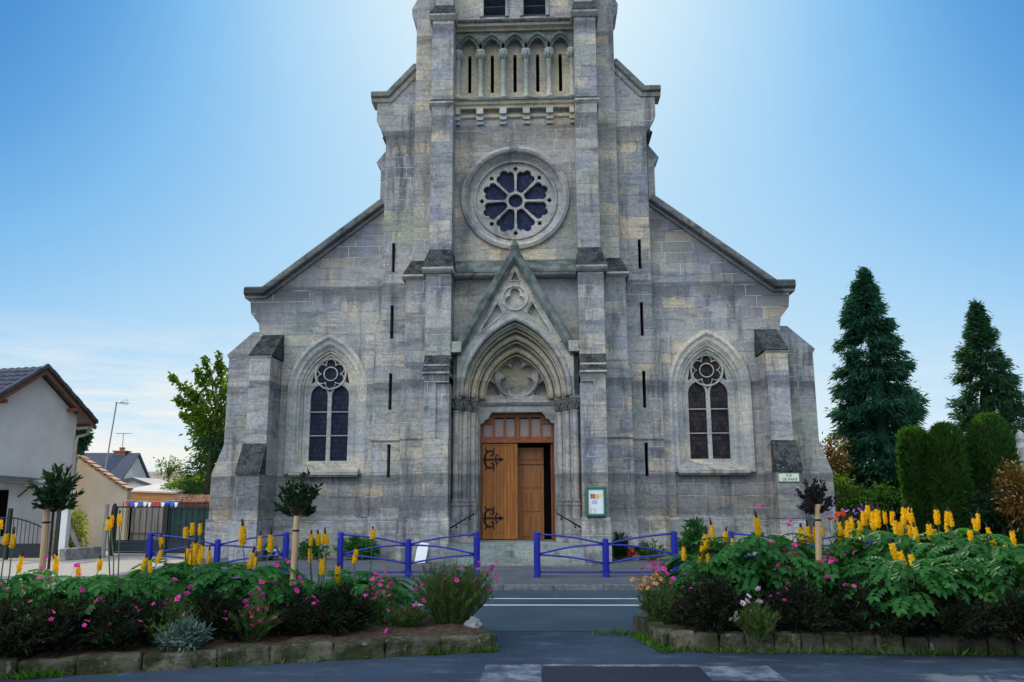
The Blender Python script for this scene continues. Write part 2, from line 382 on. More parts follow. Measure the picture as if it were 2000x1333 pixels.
def mk_wood(name, ca, cb, rough=.5, axis=2, pitch=0.0):
    t = NT(name); o = t.xyz(); k = [9.0, 9.0, 9.0]; k[axis] = 0.7
    g = t.noise(t.vec(*[t.ma('MULTIPLY', o[i], k[i]) for i in range(3)]), 1.6, 6, .65, .6)
    c = t.mix(t.mr(g, .3, .7), ca, cb)
    if pitch:
        pl = t.wnoise(t.ma('FLOOR', t.ma('DIVIDE', o[0], pitch))); c = t.mix(t.mr(pl, 0, 1, .0, .4), c, [q*.6 for q in ca])
    t.bump(g, .25, .008); return t.fin(c, rough, 0, .35)
M['door'] = mk_wood('varnished_oak_planks', (0.28, 0.088, 0.013), (0.50, 0.185, 0.030), .42, 2, .105)
M['door_red'] = mk_wood('reddish_door_frame', (0.20, 0.050, 0.013), (0.36, 0.105, 0.026), .42)
M['door_in'] = mk_wood('panelled_inner_door_wood', (0.22, 0.075, 0.018), (0.36, 0.14, 0.034), .5)
M['stake'] = mk_wood('pale_stake_wood', (0.38, 0.24, 0.12), (0.58, 0.40, 0.22), .8)
M['greywood'] = mk_wood('weathered_grey_wood', (0.16, 0.15, 0.14), (0.30, 0.28, 0.25), .9)
M['iron'] = plain('black_wrought_iron', (0.012, 0.012, 0.014), .5, .3, .3, 20, .3)
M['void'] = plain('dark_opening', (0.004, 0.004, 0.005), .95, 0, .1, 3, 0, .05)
M['blue'] = plain('blue_barrier_paint', (0.010, 0.017, 0.27), .34, 0, .12, 5, .05, .5)
M['gatepaint'] = plain('black_gate_paint', (0.012, 0.016, 0.017), .45, .1, .2, 12, .1)
M['greenpaint'] = plain('green_enamel_frame', (0.012, 0.13, 0.075), .35, 0, .1, 8, .05, .5)
M['white'] = plain('white_card', (0.74, 0.74, 0.74), .6, 0, .05, 8, .05)
M['slate'] = plain('dark_blue_slate', (0.055, 0.062, 0.085), .55, 0, .3, 9, .4)
M['render'] = plain('grey_white_render', (0.66, 0.63, 0.59), .9, 0, .09, .9, .25, .15)
M['beige'] = plain('beige_render', (0.60, 0.50, 0.36), .9, 0, .10, 1.1, .3, .15)
M['whitewall'] = plain('pale_gable_render', (0.55, 0.58, 0.58), .9, 0, .06, 1.0, .2, .15)
M['tile'] = plain('dark_roof_tiles', (0.075, 0.066, 0.068), .32, 0, .35, 5, .3, .5)
M['redtile'] = plain('terracotta_tiles', (0.34, 0.16, 0.085), .75, 0, .4, 7, .4)
M['browntile'] = plain('brown_weathered_tiles', (0.21, 0.15, 0.12), .7, 0, .35, 4, .5)
M['fascia'] = mk_wood('red_brown_barge_board', (0.10, 0.042, 0.025), (0.28, 0.11, 0.05), .6, 0)
M['orangewood'] = mk_wood('orange_fence_boards', (0.36, 0.17, 0.06), (0.52, 0.27, 0.10), .7, 0)
M['zinc'] = plain('pinkish_zinc_pipe', (0.48, 0.38, 0.33), .45, .35, .12, 8, .1)
M['metalgrey'] = plain('grey_metal', (0.35, 0.35, 0.35), .4, .7, .15, 8, .1)
M['concrete'] = plain('rough_concrete', (0.24, 0.23, 0.22), .95, 0, .35, 5, .6, .1)
M['brick'] = plain('chimney_brick', (0.26, 0.12, 0.08), .9, 0, .4, 14, .5, .1)

def mk_leaf(name, ca, cb, trans=0.35, rough=0.5, cc=None):
    t = NT(name); g = t.n.new('ShaderNodeNewGeometry'); rp = g.outputs['Random Per Island']
    n = t.noise(scale=1.3, detail=3)
    c = t.mix(rp, ca, cb)
    c = t.mix(t.mr(n, .35, .65), t.mix(1.0, c, (.72, .75, .72), 'MULTIPLY'), c)
    if cc: c = t.mix(t.mr(rp, .86, .92), c, cc)
    t.fin(c, rough, 0, .06)
    tr = t.n.new('ShaderNodeBsdfTranslucent'); tcol = t.mix(1.0, c, (1.5, 1.7, .5), 'MULTIPLY'); t.put(tr.inputs[0], tcol)
    ms = t.n.new('ShaderNodeMixShader'); ms.inputs[0].default_value = trans
    t.l.new(t.b.outputs[0], ms.inputs[1]); t.l.new(tr.outputs[0], ms.inputs[2]); t.l.new(ms.outputs[0], t.out.inputs[0])
    return t.m
M['cassia'] = mk_leaf('broad_green_leaf', (0.026, 0.112, 0.034), (0.080, 0.250, 0.060), .5, .45)
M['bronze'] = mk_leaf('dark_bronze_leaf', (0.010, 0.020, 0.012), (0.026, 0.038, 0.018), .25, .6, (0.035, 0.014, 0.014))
M['gaura'] = mk_leaf('narrow_green_leaf', (0.055, 0.115, 0.030), (0.120, 0.195, 0.055), .4, .55, (0.16, 0.035, 0.05))
M['silver'] = mk_leaf('silver_leaf', (0.09, 0.14, 0.12), (0.18, 0.25, 0.21), .2, .7)
M['cypress'] = mk_leaf('cypress_spray', (0.018, 0.075, 0.050), (0.045, 0.14, 0.080), .25, .6)
M['conifer2'] = mk_leaf('second_conifer_spray', (0.018, 0.065, 0.036), (0.05, 0.125, 0.055), .25, .6)
M['topiary'] = mk_leaf('clipped_yew_leaf', (0.022, 0.070, 0.020), (0.07, 0.145, 0.030), .5, .5)
M['lime'] = mk_leaf('bright_green_leaf', (0.07, 0.13, 0.02), (0.13, 0.20, 0.035), .45, .5)
M['tree'] = mk_leaf('deciduous_leaf', (0.055, 0.105, 0.020), (0.15, 0.205, 0.035), .55, .5)
M['yellowbush'] = mk_leaf('yellow_green_leaf', (0.22, 0.24, 0.05), (0.36, 0.35, 0.10), .45, .5)
M['rust'] = mk_leaf('rust_leaf', (0.12, 0.055, 0.02), (0.26, 0.13, 0.04), .4, .5, (0.35, 0.28, 0.14))
M['standard'] = mk_leaf('dark_standard_leaf', (0.012, 0.035, 0.020), (0.030, 0.065, 0.028), .22, .45)
M['purpleleaf'] = mk_leaf('purple_standard_leaf', (0.016, 0.014, 0.02), (0.034, 0.032, 0.034), .22, .5)
M['weed'] = mk_leaf('kerb_weed', (0.05, 0.13, 0.02), (0.11, 0.23, 0.03), .4, .5)
M['bark'] = plain('bark', (0.07, 0.05, 0.035), .95, 0, .4, 12, .8, .1)
M['twig'] = plain('twig', (0.16, 0.11, 0.07), .9, 0, .3, 12, .3, .1)
M['stalk'] = plain('green_stalk', (0.06, 0.11, 0.03), .6, 0, .3, 12, .2)
def mk_petal(name, ca, cb, tr=.35):
    t = NT(name); g = t.n.new('ShaderNodeNewGeometry'); c = t.mix(g.outputs['Random Per Island'], ca, cb); t.fin(c, .55, 0, .2)
    q = t.n.new('ShaderNodeBsdfTranslucent'); t.put(q.inputs[0], c); ms = t.n.new('ShaderNodeMixShader'); ms.inputs[0].default_value = tr
    t.l.new(t.b.outputs[0], ms.inputs[1]); t.l.new(q.outputs[0], ms.inputs[2]); t.l.new(ms.outputs[0], t.out.inputs[0]); return t.m
M['yellow'] = mk_petal('yellow_petal', (0.95, 0.52, 0.008), (1.0, 0.76, 0.03), .4)
M['bud'] = plain('brown_bud', (0.022, 0.014, 0.008), .7, 0, .4, 30, .3)
M['pink'] = mk_petal('magenta_petal', (0.62, 0.02, 0.22), (0.85, 0.10, 0.40))
M['palepink'] = mk_petal('pale_pink_petal', (0.75, 0.40, 0.50), (0.85, 0.62, 0.66))
M['red'] = mk_petal('red_petal', (0.62, 0.03, 0.02), (0.78, 0.10, 0.03))
M['purple'] = mk_petal('purple_petal', (0.26, 0.10, 0.46), (0.42, 0.18, 0.55))
M['orange'] = mk_petal('orange_petal', (0.60, 0.22, 0.06), (0.75, 0.36, 0.12))
M['bluewhite'] = mk_petal('white_petal', (0.62, 0.66, 0.80), (0.78, 0.80, 0.85))

def mk_asphalt(name, ca, cb, patch=None):
    t = NT(name); a = t.noise(scale=.5, detail=6, rough=.6); b = t.noise(scale=70, detail=3, rough=.7); v = t.vor(scale=140); o = t.xyz()
    c = t.mix(t.mr(a, .35, .65), ca, cb); c = t.mix(t.mr(b, .35, .7), t.mix(1.0, c, (.68, .68, .68), 'MULTIPLY'), t.mix(1.0, c, (1.3, 1.3, 1.3), 'MULTIPLY'))
    c = t.mix(t.mr(t.vor(scale=9), .05, .03), c, (.30, .30, .29))
    if patch:
        w = t.noise(t.vec(t.ma('MULTIPLY', o[0], .5), t.ma('MULTIPLY', o[1], 1.2), 0.0), 3.0, 7, .72)
        c = t.mix(t.ma('MULTIPLY', t.mr(w, .5, .68), .3), c, (.22, .22, .22))
    t.bump(t.ma('ADD', b, t.ma('MULTIPLY', v, .6)), .7, .012); return t.fin(c, .82, 0, .3)
M['road'] = mk_asphalt('road_asphalt', (0.038, 0.066, 0.084), (0.058, 0.092, 0.110))
M['yard'] = mk_asphalt('yard_asphalt', (0.022, 0.039, 0.066), (0.044, 0.068, 0.098), True)
M['patch'] = mk_asphalt('fresh_asphalt_patch', (0.022, 0.026, 0.038), (0.034, 0.038, 0.052))
def mk_paint(name, thr0, thr1, col=(.68, .68, .66)):
    t = NT(name); n = t.noise(scale=4.0 if name.startswith('worn') else 5.0, detail=8, rough=.75); m = t.mr(n, thr0, thr1)
    c = t.mix(m, (0.05, 0.06, 0.085), col); t.bump(t.noise(scale=60), .4, .008); return t.fin(c, .75, 0, .3)
M['line'] = mk_paint('white_road_paint', .30, .42)
M['worn'] = mk_paint('worn_white_road_paint', .38, .74, (.30, .31, .34))
def mk_pave():
    t = NT('pavement_slabs'); x, y, z = t.xyz(); br = t.n.new('ShaderNodeTexBrick'); t.put(br.inputs['Vector'], t.vec(x, y, 0.0))
    br.inputs['Color1'].default_value = (.12, .13, .145, 1); br.inputs['Color2'].default_value = (.17, .18, .19, 1); br.inputs['Mortar'].default_value = (.09, .09, .09, 1)
    br.inputs['Scale'].default_value = 1; br.inputs['Brick Width'].default_value = .24; br.inputs['Row Height'].default_value = .14; br.inputs['Mortar Size'].default_value = .006
    n = t.noise(scale=.8, detail=7, rough=.65); f = t.noise(scale=40, detail=3)
    c = t.mix(t.mr(n, .3, .7), t.mix(1.0, br.outputs[0], (.7, .7, .7), 'MULTIPLY'), br.outputs[0]); c = t.mix(t.mr(f, .3, .7), t.mix(1.0, c, (.8, .8, .8), 'MULTIPLY'), c)
    t.bump(t.ma('SUBTRACT', f, br.outputs['Fac']), .5, .01); return t.fin(c, .85, 0, .25)
M['pave'] = mk_pave()
M['gravel'] = plain('pale_plaza_gravel', (0.31, 0.28, 0.24), .95, 0, .25, 22, .8, .1)
M['ground'] = plain('village_ground', (0.17, 0.16, 0.12), .95, 0, .35, .4, .5, .1)
M['grass'] = plain('lawn', (0.06, 0.10, 0.025), .95, 0, .4, 7, .8, .1)
M['kerb'] = plain('granite_kerb', (0.14, 0.145, 0.15), .85, 0, .3, 9, .6, .2)
def mk_edging():
    t = NT('mossy_edging_stone'); a = t.noise(scale=3.2, detail=7, rough=.68); b = t.noise(scale=18, detail=5, rough=.7); g = t.n.new('ShaderNodeNewGeometry'); rp = g.outputs['Random Per Island']
    c = t.mix(rp, (.065, .062, .048), (.15, .135, .085)); c = t.mix(t.mr(a, .40, .58), c, (.036, .042, .018)); c = t.mix(t.mr(t.noise(scale=7.0, detail=4), .60, .68), c, (.17, .165, .14)); c = t.mix(t.mr(b, .55, .72), c, (.05, .05, .04))
    t.bump(t.ma('ADD', a, b), .9, .03); return t.fin(c, .95, 0, .1)
M['edging'] = mk_edging()
M['soil'] = plain('bed_soil', (0.075, 0.052, 0.036), .97, 0, .45, 16, 1.0, .05)

# ------------------------------------------------------------------ ground
ROADZ = -0.10
b = MB(); b.add([(-1500, -1500, ROADZ-.012), (1500, -1500, ROADZ-.012), (1500, 1500, ROADZ-.012), (-1500, 1500, ROADZ-.012)], [(0, 1, 2, 3)]); struct('ground', b, M['ground'])
def sheet(name, x0, x1, y0, y1, z, m):
    b = MB(); b.add([(x0, y0, z), (x1, y0, z), (x1, y1, z), (x0, y1, z)], [(0, 1, 2, 3)]); return struct(name, b, m)
sheet('yard', -60, 60, -70, -13.65, ROADZ-.004, M['yard'])
sheet('road', -120, 120, -13.65, -8.25, ROADZ, M['road'])
b = MB(); b.box(-120, 120, -8.10, 1.2, -0.16, 0.0); struct('pavement', b, M['pave'])
b = MB(); b.box(-60, -9.35, -6.2, 60, -0.15, 0.004); struct('plaza', b, M['gravel'])
b = MB(); b.box(9.3, 60, -5.5, 70, -0.15, 0.006); struct('lawn', b, M['grass'])
b = MB()
for i in range(-40, 40):
    l = 1.0; b.box(i*l+.004, (i+1)*l-.004, -8.25, -8.102, -0.16, 0.004)
struct('kerb', b, M['kerb'], bevel=.012)
b = MB()
for y, w in ((-9.75, .10), (-10.72, .12)): b.add([(-60, y-w/2, ROADZ+.004), (60, y-w/2, ROADZ+.004), (60, y+w/2, ROADZ+.004), (-60, y+w/2, ROADZ+.004)], [(0, 1, 2, 3)])
struct('road_marking', b, M['line'])
# worn painted surround of an asphalt patch in the near yard
pa, pc, pd = G(1060, 1302, ROADZ), G(1362, 1300, ROADZ), G(1362, 1333, ROADZ)
x0, x1, yb = pa.x, pc.x, pa.y
b = MB(); b.add([(x0, yb-2.6, ROADZ), (x1, yb-2.6, ROADZ), (x1, yb, ROADZ), (x0, yb, ROADZ)], [(0, 1, 2, 3)]); struct('asphalt_patch', b, M['patch'])
b = MB(); zz = ROADZ+.001
def quad(x0_, x1_, y0_, y1_):
    n = 24; top = [(x0_+(x1_-x0_)*i/n, y1_+random.uniform(-.035, .035), zz) for i in range(n+1)]; bot = [(x0_+(x1_-x0_)*i/n, y0_, zz) for i in range(n+1)]
    b.add(bot+top, [(i, i+1, n+2+i, n+1+i) for i in range(n)])
quad(x0-.62, x0-.01, yb-2.6, yb+.10); quad(x0, x1, yb+.01, yb+.13); quad(x1+.01, x1+.75, yb-.7, yb+.05)
struct('worn_marking', b, M['worn'])

# ------------------------------------------------------------------ the church
CH = thing('church', 'grey stone village church with pointed portal, rose window and bell tower', 'church')
S, T = M['stone'], M['trim']
def mirror(poly): return [(-x, z) for x, z in reversed(poly)]
# aisle front walls (one each side), with the pointed window opening
WX = 5.88
for s in (-1, 1):
    outer = [(4.12, 0), (8.15, 0), (8.15, 6.98), (8.19, 7.22), (8.45, 7.55), (8.52, 8.15), (8.02, 8.15), (4.12, 11.13)]
    hole = pointed(.98, 1.44, 5.02, WX, 9, 2.72)
    if s < 0: outer, hole = mirror(outer), mirror(hole)
    b = MB(); b.plate(outer, [hole], 0.0, 0.7)
    w = obj('aisle_wall', b, S, CH)
    # plinth, string and shallow pilaster
    b = MB(); b.box(min(s*4.3, s*7.5), max(s*4.3, s*7.5), -.13, 0.0, 0.0, 1.14); b.add([(s*4.3, -.13, 1.14), (s*7.5, -.13, 1.14), (s*7.5, 0, 1.24), (s*4.3, 0, 1.24)], [(0, 1, 2, 3)])
    obj('plinth', b, S, w)
    b = MB(); b.box(min(s*4.41, s*4.74), max(s*4.41, s*4.74), -.10, -.002, 1.20, 6.6); b.profx([(-.10, 6.6), (0, 6.6), (0, 6.8)], s*4.41, s*4.74); obj('pilaster', b, S, w)
    # gable coping with kneeler
    path = [(4.24, 11.06), (8.02, 8.14), (8.66, 8.14)]
    if s < 0: path = mirror(path)
    b = MB(); b.sweep(path, [(-.02, -.13), (.04, -.20), (.20, -.20), (.27, -.10), (.27, .8), (-.02, .8)]); obj('gable_coping', b, M['carved'], w)
    b = MB(); b.sweep(path, [(-.10, -.06), (-.02, -.10), (-.02, .7), (-.10, .7)]); obj('coping_moulding', b, T, w)
    # aisle window: hood, splayed mouldings, tracery, glass, sill
    cx = s*WX
    win = obj('window_surround', (lambda b: (b.sweep(pointed(1.14, 1.66, 5.05, cx, 12, 2.50), [(-.18, 0), (-.16, -.03), (-.06, -.05), (.02, -.12), (.10, -.11), (.13, -.05), (.13, 0)]),
        b.sweep(pointed(.98, 1.44, 5.02, cx, 10, 2.72), [(0, -.01), (0, .02), (-.09, .06), (-.10, .12), (-.16, .10), (-.19, .18), (-.26, .2), (-.30, .3), (0, .3)]), b)[-1])(MB()), M['pale'], CH)
    win.name = 'window'
    b = MB(); hw = .68
    zsp = 5.02; apx = 1.16
    frame = pointed(.74, 1.24, zsp, cx, 9, 2.80)
    lanc = lambda o: pointed(.27, .36, 4.90, cx+o, 6, 2.90)
    circ_c = 5.62
    ring = circ(cx, circ_c, .455, 28)
    spl = [(cx-.60, 5.30), (cx-.48, 5.37), (cx-.50, 5.56), (cx-.53, 5.66)]; spr = [(2*cx-x, z) for x, z in reversed(spl)]
    top = [(cx-.09, 6.13), (cx, 6.22), (cx+.09, 6.13)]
    low = [(cx-.055, 5.11), (cx, 5.03), (cx+.055, 5.11)]
    b.plate(frame, [lanc(-.335), lanc(.335), ring, spl, spr, top, low], .22, .34)
    tr = obj('tracery', b, M['pale'], win, bevel=.012)
    b = MB(); b.sweep(list(reversed(circ(cx, circ_c, .455, 28))), [(0, .20), (.05, .18), (.06, .22), (0, .24)], closed=True)
    for k in range(6):
        a = PI/2+k*PI/3; c0 = (cx+.31*math.cos(a), circ_c+.31*math.sin(a))
        arc = [(c0[0]+.155*math.cos(a+t), .24, c0[1]+.155*math.sin(a+t)) for t in np.linspace(-1.9, 1.9, 9)]
        b.tube(arc, .016, 5)
    b.tube([(x, .24, z) for x, z in circ(cx, circ_c, .215, 20)+circ(cx, circ_c, .215, 20)[:1]], .02, 5)
    obj('rosette', b, M['pale'], win)
    for z in (4.42, 3.68):
        for o in (-.335, .335): b = MB(); b.box(cx+o-.27, cx+o+.27, .24, .262, z-.014, z+.014); obj('glazing_bar', b, M['pale'], win)
    b = MB(); b.add([(cx-.75, .30, 2.8), (cx+.75, .30, 2.8), (cx+.75, .30, 6.3), (cx-.75, .30, 6.3)], [(0, 1, 2, 3)]); obj('glass', b, M['glass_dark'] if s < 0 else M['glass_brown'], win)
    b = MB(); b.profx([(-.26, 2.46), (-.26, 2.56), (.24, 2.84), (.24, 2.46)], cx-1.06, cx+1.06); b.profx([(-.20, 2.40), (-.22, 2.458), (0, 2.458), (0, 2.40)], cx-1.04, cx+1.04); obj('sill', b, M['stone'], win)
    # corner buttress: front arm with two mossy weatherings
    b = MB()
    b.box(min(s*7.37, s*8.0), max(s*7.37, s*8.0), -1.12, 0.0, 3.3, 5.98)
    b.box(min(s*7.36, s*8.06), max(s*7.36, s*8.06), -1.58, 0.0, 1.15, 2.46); b.box(min(s*7.36, s*8.05), max(s*7.36, s*8.05), -1.12, 0, 2.46, 3.3)
    b.box(min(s*7.34, s*8.10), max(s*7.34, s*8.10), -1.66, 0.0, 0.0, 1.14)
    bt = obj('corner_buttress', b, S, CH, bevel=.012)
    b = MB(); b.profx([(-1.12, 3.36), (-1.64, 2.50), (-1.64, 2.44), (-1.10, 2.44)], s*7.35, s*8.07); obj('weathering', b, M['moss'], bt)
    b = MB()
    for k in range(3):
        z0, z1 = 6.06+.26*k, 6.06+.26*(k+1); y0 = -1.2+.36*k
        b.profx([(y0, z0-.06), (y0+.42, z1), (.0, z1), (.0, z0-.06)], s*(7.32+.012*k), s*(8.03-.012*k))
    obj('weathering', b, M['moss'], bt)
    b = MB(); b.profx([(-1.18, 5.98), (-1.14, 5.93), (-1.11, 5.93), (-1.11, 6.0)], s*7.34, s*8.02); obj('drip_moulding', b, T, bt)
    # side arm of the corner buttress
    poly = [(7.9, 0), (9.50, 0), (9.50, 2.5), (9.16, 3.42), (9.16, 6.12), (9.24, 6.26), (8.42, 7.0), (7.9, 7.0)]
    if s < 0: poly = mirror(poly)
    b = MB(); b.plate(poly, [], .22, 1.15); bt2 = obj('side_buttress', b, S, CH, bevel=.012)
    b = MB(); b.box(min(s*7.9, s*9.56), max(s*7.9, s*9.56), .16, 1.2, 0, 1.14); obj('plinth', b, S, bt2)

# nave front with its small upper gable shoulders; behind the tower
slits = [(9.70, 8.74), (7.68, 6.62), (5.53, 4.41), (3.36, 2.37)]
NF = {}
for s in (-1, 1):
    outer = [(1.9, 0), (4.40, 0), (4.40, 6.75), (4.28, 6.95), (4.20, 7.35), (4.20, 13.30), (4.34, 13.42), (4.40, 13.62), (4.52, 13.85), (4.52, 14.55), (4.12, 14.55), (3.0, 15.65), (1.9, 15.65)]
    holes = [[(c-.05, z1), (c+.05, z1), (c+.05, z0), (c-.05, z0)] for c in (3.87,) for z0, z1 in slits]
    if s < 0: outer = mirror(outer); holes = [mirror(h) for h in holes]
    b = MB(); b.plate(outer, holes, -.35, .04); NF[s] = obj('nave_front', b, S, CH)
    for z0, z1 in slits: b = MB(); b.box(s*3.87-.2, s*3.87+.2, .045, .06, z1-.2, z0+.2); obj('slit_window', b, M['void'], NF[s])
for s in (-1, 1):
    nf = NF[s]
    path = [(3.15, 15.66), (4.10, 14.62), (4.70, 14.62)]
    if s < 0: path = mirror(path)
    b = MB(); b.sweep(path, [(-.02, -.46), (.04, -.54), (.17, -.54), (.24, -.45), (.24, .3), (-.02, .3)]); obj('gable_coping', b, M['carved'], nf)
    b = MB(); b.sweep(path, [(-.12, -.40), (-.02, -.46), (-.02, .2), (-.12, .2)]); obj('coping_moulding', b, T, nf)
    poly = [(3.6, 10.5), (4.60, 10.5), (4.60, 12.75), (4.76, 12.95), (4.30, 13.55), (3.6, 13.55)]
    if s < 0: poly = mirror(poly)
    b = MB(); b.plate(poly, [], .9, 1.7); obj('clerestory_buttress', b, S, CH)
    b = MB(); b.profx([(-.41, 0), (-.41, 1.14), (-.35, 1.22), (-.35, 0)], s*3.2, s*4.46); obj('plinth', b, S, nf)
    b = MB(); b.box(min(s*3.45, s*4.42), max(s*3.45, s*4.42), -.375, -.352, 3.44, 3.485); obj('string_course', b, M['carved'], nf)
    # stepped shoulder of the tower: wide lower strip, mossy weathering
    poly = [(2.5, 0), (3.42, 0), (3.42, 5.12), (3.50, 5.22), (3.47, 5.40), (3.34, 5.62), (3.34, 8.42), (2.5, 8.42)]
    if s < 0: poly = mirror(poly)
    b = MB(); b.plate(poly, [], -1.0, -.34); tb = obj('tower_shoulder', b, S, CH, bevel=.012)
    b = MB(); b.box(min(s*2.5, s*3.47), max(s*2.5, s*3.47), -1.06, -.34, 0, 1.14); obj('plinth', b, S, tb)
    b = MB(); b.box(min(s*2.5, s*3.44), max(s*2.5, s*3.44), -1.02, -.99, 3.44, 3.485); obj('string_course', b, M['carved'], tb)
    b = MB(); a0 = (s*2.4, s*3.44)
    b.hull8([(s*2.4, -1.10, 8.46), (s*3.44, -1.10, 8.46), (s*3.44, -.34, 8.46), (s*2.4, -.34, 8.46)], [(s*2.4, -.66, 9.02), (s*3.24, -.66, 9.02), (s*3.24, -.34, 9.02), (s*2.4, -.34, 9.02)])
    obj('weathering', b, M['moss'], tb)
    b = MB(); b.profx([(-1.10, 8.46), (-1.10, 8.41), (-1.0, 8.32), (-.34, 8.32), (-.34, 8.46)], s*2.4, s*3.45); obj('drip_moulding', b, M['trim'], tb)

# tower front wall with rose opening, arcade recess, belfry openings
TY = -.62
RC = 11.04
arc_x = [-1.486, -.743, 0, .743, 1.486]
def arcade_hole():
    pts = [(-1.80, 14.42)]
    for cx in arc_x: pts += [(cx-.305, 16.12)]+pointed(.305, .42, 16.14, cx, 5)[1:-1]+[(cx+.305, 16.12)]
    return pts+[(1.80, 14.42)]
bel = [[(c-.36, 17.32), (c+.36, 17.32), (c+.36, 20.2)]+list(reversed(pointed(.36, .55, 20.2, c, 5)[1:-1]))+[(c-.36, 20.2)] for c in (-.66, .66)]
outer = [(-3.22, 8.3), (3.22, 8.3), (3.22, 23.5), (-3.22, 23.5)]
b = MB(); b.plate(outer, [circ(0, RC, 1.50, 48), arcade_hole()]+bel, TY, TY+.42)
tf = obj('tower_front', b, M['front'], CH)
b = MB(); b.plate([(-1.9, 14.2), (1.9, 14.2), (1.9, 16.7), (-1.9, 16.7)], [[(c-.055, 14.76), (c+.055, 14.76), (c+.055, 16.08), (c-.055, 16.08)] for c in arc_x], TY+.26, TY+.41)
arcade = obj('blind_arcade', b, M['cream'], tf)
for c in arc_x:
    b = MB(); b.box(c-.2, c+.2, TY+.45, TY+.47, 14.6, 16.2); obj('slit_window', b, M['void'], tf)
for c in arc_x:
    b = MB(); b.sweep(pointed(.36, .50, 16.14, c, 6), [(-.10, TY), (-.10, TY-.03), (-.05, TY-.04), (-.02, TY-.10), (.06, TY-.10), (.085, TY)]); obj('arcade_arch', b, M['green_stone'], tf)
for i in range(6):
    x = -1.857+.743*i
    b = MB(); yy = TY+.06
    b.lathe((x, yy, 14.42), [(.15, 0), (.15, .08), (.10, .14), (.085, .2), (.085, 1.33), (.10, 1.35), (.085, 1.38), (.10, 1.44), (.135, 1.60), (.16, 1.66), (.16, 1.71), (.12, 1.72)], 10)
    for k in range(8):
        a = k*PI/4; b.tube([(x+.085*math.cos(a), yy+.085*math.sin(a), 15.80), (x+.14*math.cos(a), yy+.14*math.sin(a), 15.96), (x+.17*math.cos(a), yy+.17*math.sin(a), 16.02), (x+.15*math.cos(a), yy+.15*math.sin(a), 15.97)], [.03, .03, .028, .015], 5)
    obj('arcade_column', b, M['pale'], tf, smooth=True)
for i in range(6):
    x = -1.857+.743*i
    b = MB(); b.box(x-.11, x+.11, TY-.26, TY, 13.78, 13.98); b.box(x-.11, x+.11, TY-.17, TY, 13.62, 13.778); b.box(x-.11, x+.11, TY-.09, TY, 13.50, 13.618); obj('corbel', b, M['pale'], tf)
b = MB(); b.profx([(TY, 14.44), (TY-.36, 14.27), (TY-.36, 14.20), (TY, 14.20)], -1.95, 1.95); obj('ledge', b, M['green_stone'], tf)
b = MB(); b.profx([(TY, 14.198), (TY-.32, 14.198), (TY-.28, 14.10), (TY-.22, 14.06), (TY-.20, 13.985), (TY, 13.985)], -1.94, 1.94); b.profx([(TY-.003, 13.86), (TY-.07, 13.84), (TY-.07, 13.74), (TY, 13.70)], -1.94, 1.94); obj('cornice', b, M['cream'], tf)
b = MB(); b.profx([(TY, 17.24), (TY-.34, 16.98), (TY-.34, 16.92), (TY, 16.92)], -2.0, 2.0); obj('ledge', b, M['moss'], tf)
b = MB(); b.profx([(TY, 16.918), (TY-.31, 16.918), (TY-.27, 16.84), (TY-.16, 16.80), (TY-.12, 16.74), (TY, 16.74)], -1.96, 1.96); obj('cornice', b, M['cream'], tf)
for c in (-.66, .66):
    b = MB()
    for k in range(10): b.obox((c, TY+.22, 17.30+.32*k), (.36, 0, 0), (0, .16, -.10), (0, .012, .016))
    obj('louvre', b, M['slate'], tf)
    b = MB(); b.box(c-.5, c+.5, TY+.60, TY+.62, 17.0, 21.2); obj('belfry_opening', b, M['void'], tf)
    b = MB(); b.sweep(pointed(.36, .55, 20.2, c, 6, 17.32), [(0, TY), (0, TY-.05), (.10, TY-.05), (.14, TY)]); obj('belfry_surround', b, T, tf)
# drip course over the portal
b = MB(); b.profx([(TY-.10, 8.92), (TY-.44, 8.60), (TY-.44, 8.52), (TY-.10, 8.52)], -1.95, 1.95); b.profx([(TY-.003, 9.0), (TY-.10, 8.93), (TY-.10, 8.52), (TY-.003, 8.52)], -1.95, 1.95); obj('ledge', b, M['green_stone'], tf)
b = MB(); b.profx([(TY-.003, 8.518), (TY-.41, 8.518), (TY-.36, 8.44), (TY-.2, 8.38), (TY-.003, 8.36)], -1.95, 1.95); obj('cornice', b, T, tf)
# tower body, side shoulders, roof
b = MB(); b.box(-3.20, 3.20, TY+.80, 6.2, 8.0, 23.5); obj('tower_body', b, S, CH)
for s in (-1, 1):
    poly = [(3.18, 15.9), (3.22, 17.15), (3.38, 17.45), (3.40, 17.68), (3.14, 18.2), (3.0, 18.2)]
    if s < 0: poly = mirror(poly)
    b = MB(); b.plate(poly, [], TY+.02, TY+1.1); obj('tower_shoulder', b, S, CH)
b = MB(); b.add([(-3.5, -.9, 23.5), (3.5, -.9, 23.5), (3.5, 6.5, 23.5), (-3.5, 6.5, 23.5), (0, 2.8, 33.0)], [(0, 1, 4), (1, 2, 4), (2, 3, 4), (3, 0, 4), (3, 2, 1, 0)]); obj('spire', b, M['slate'], CH)

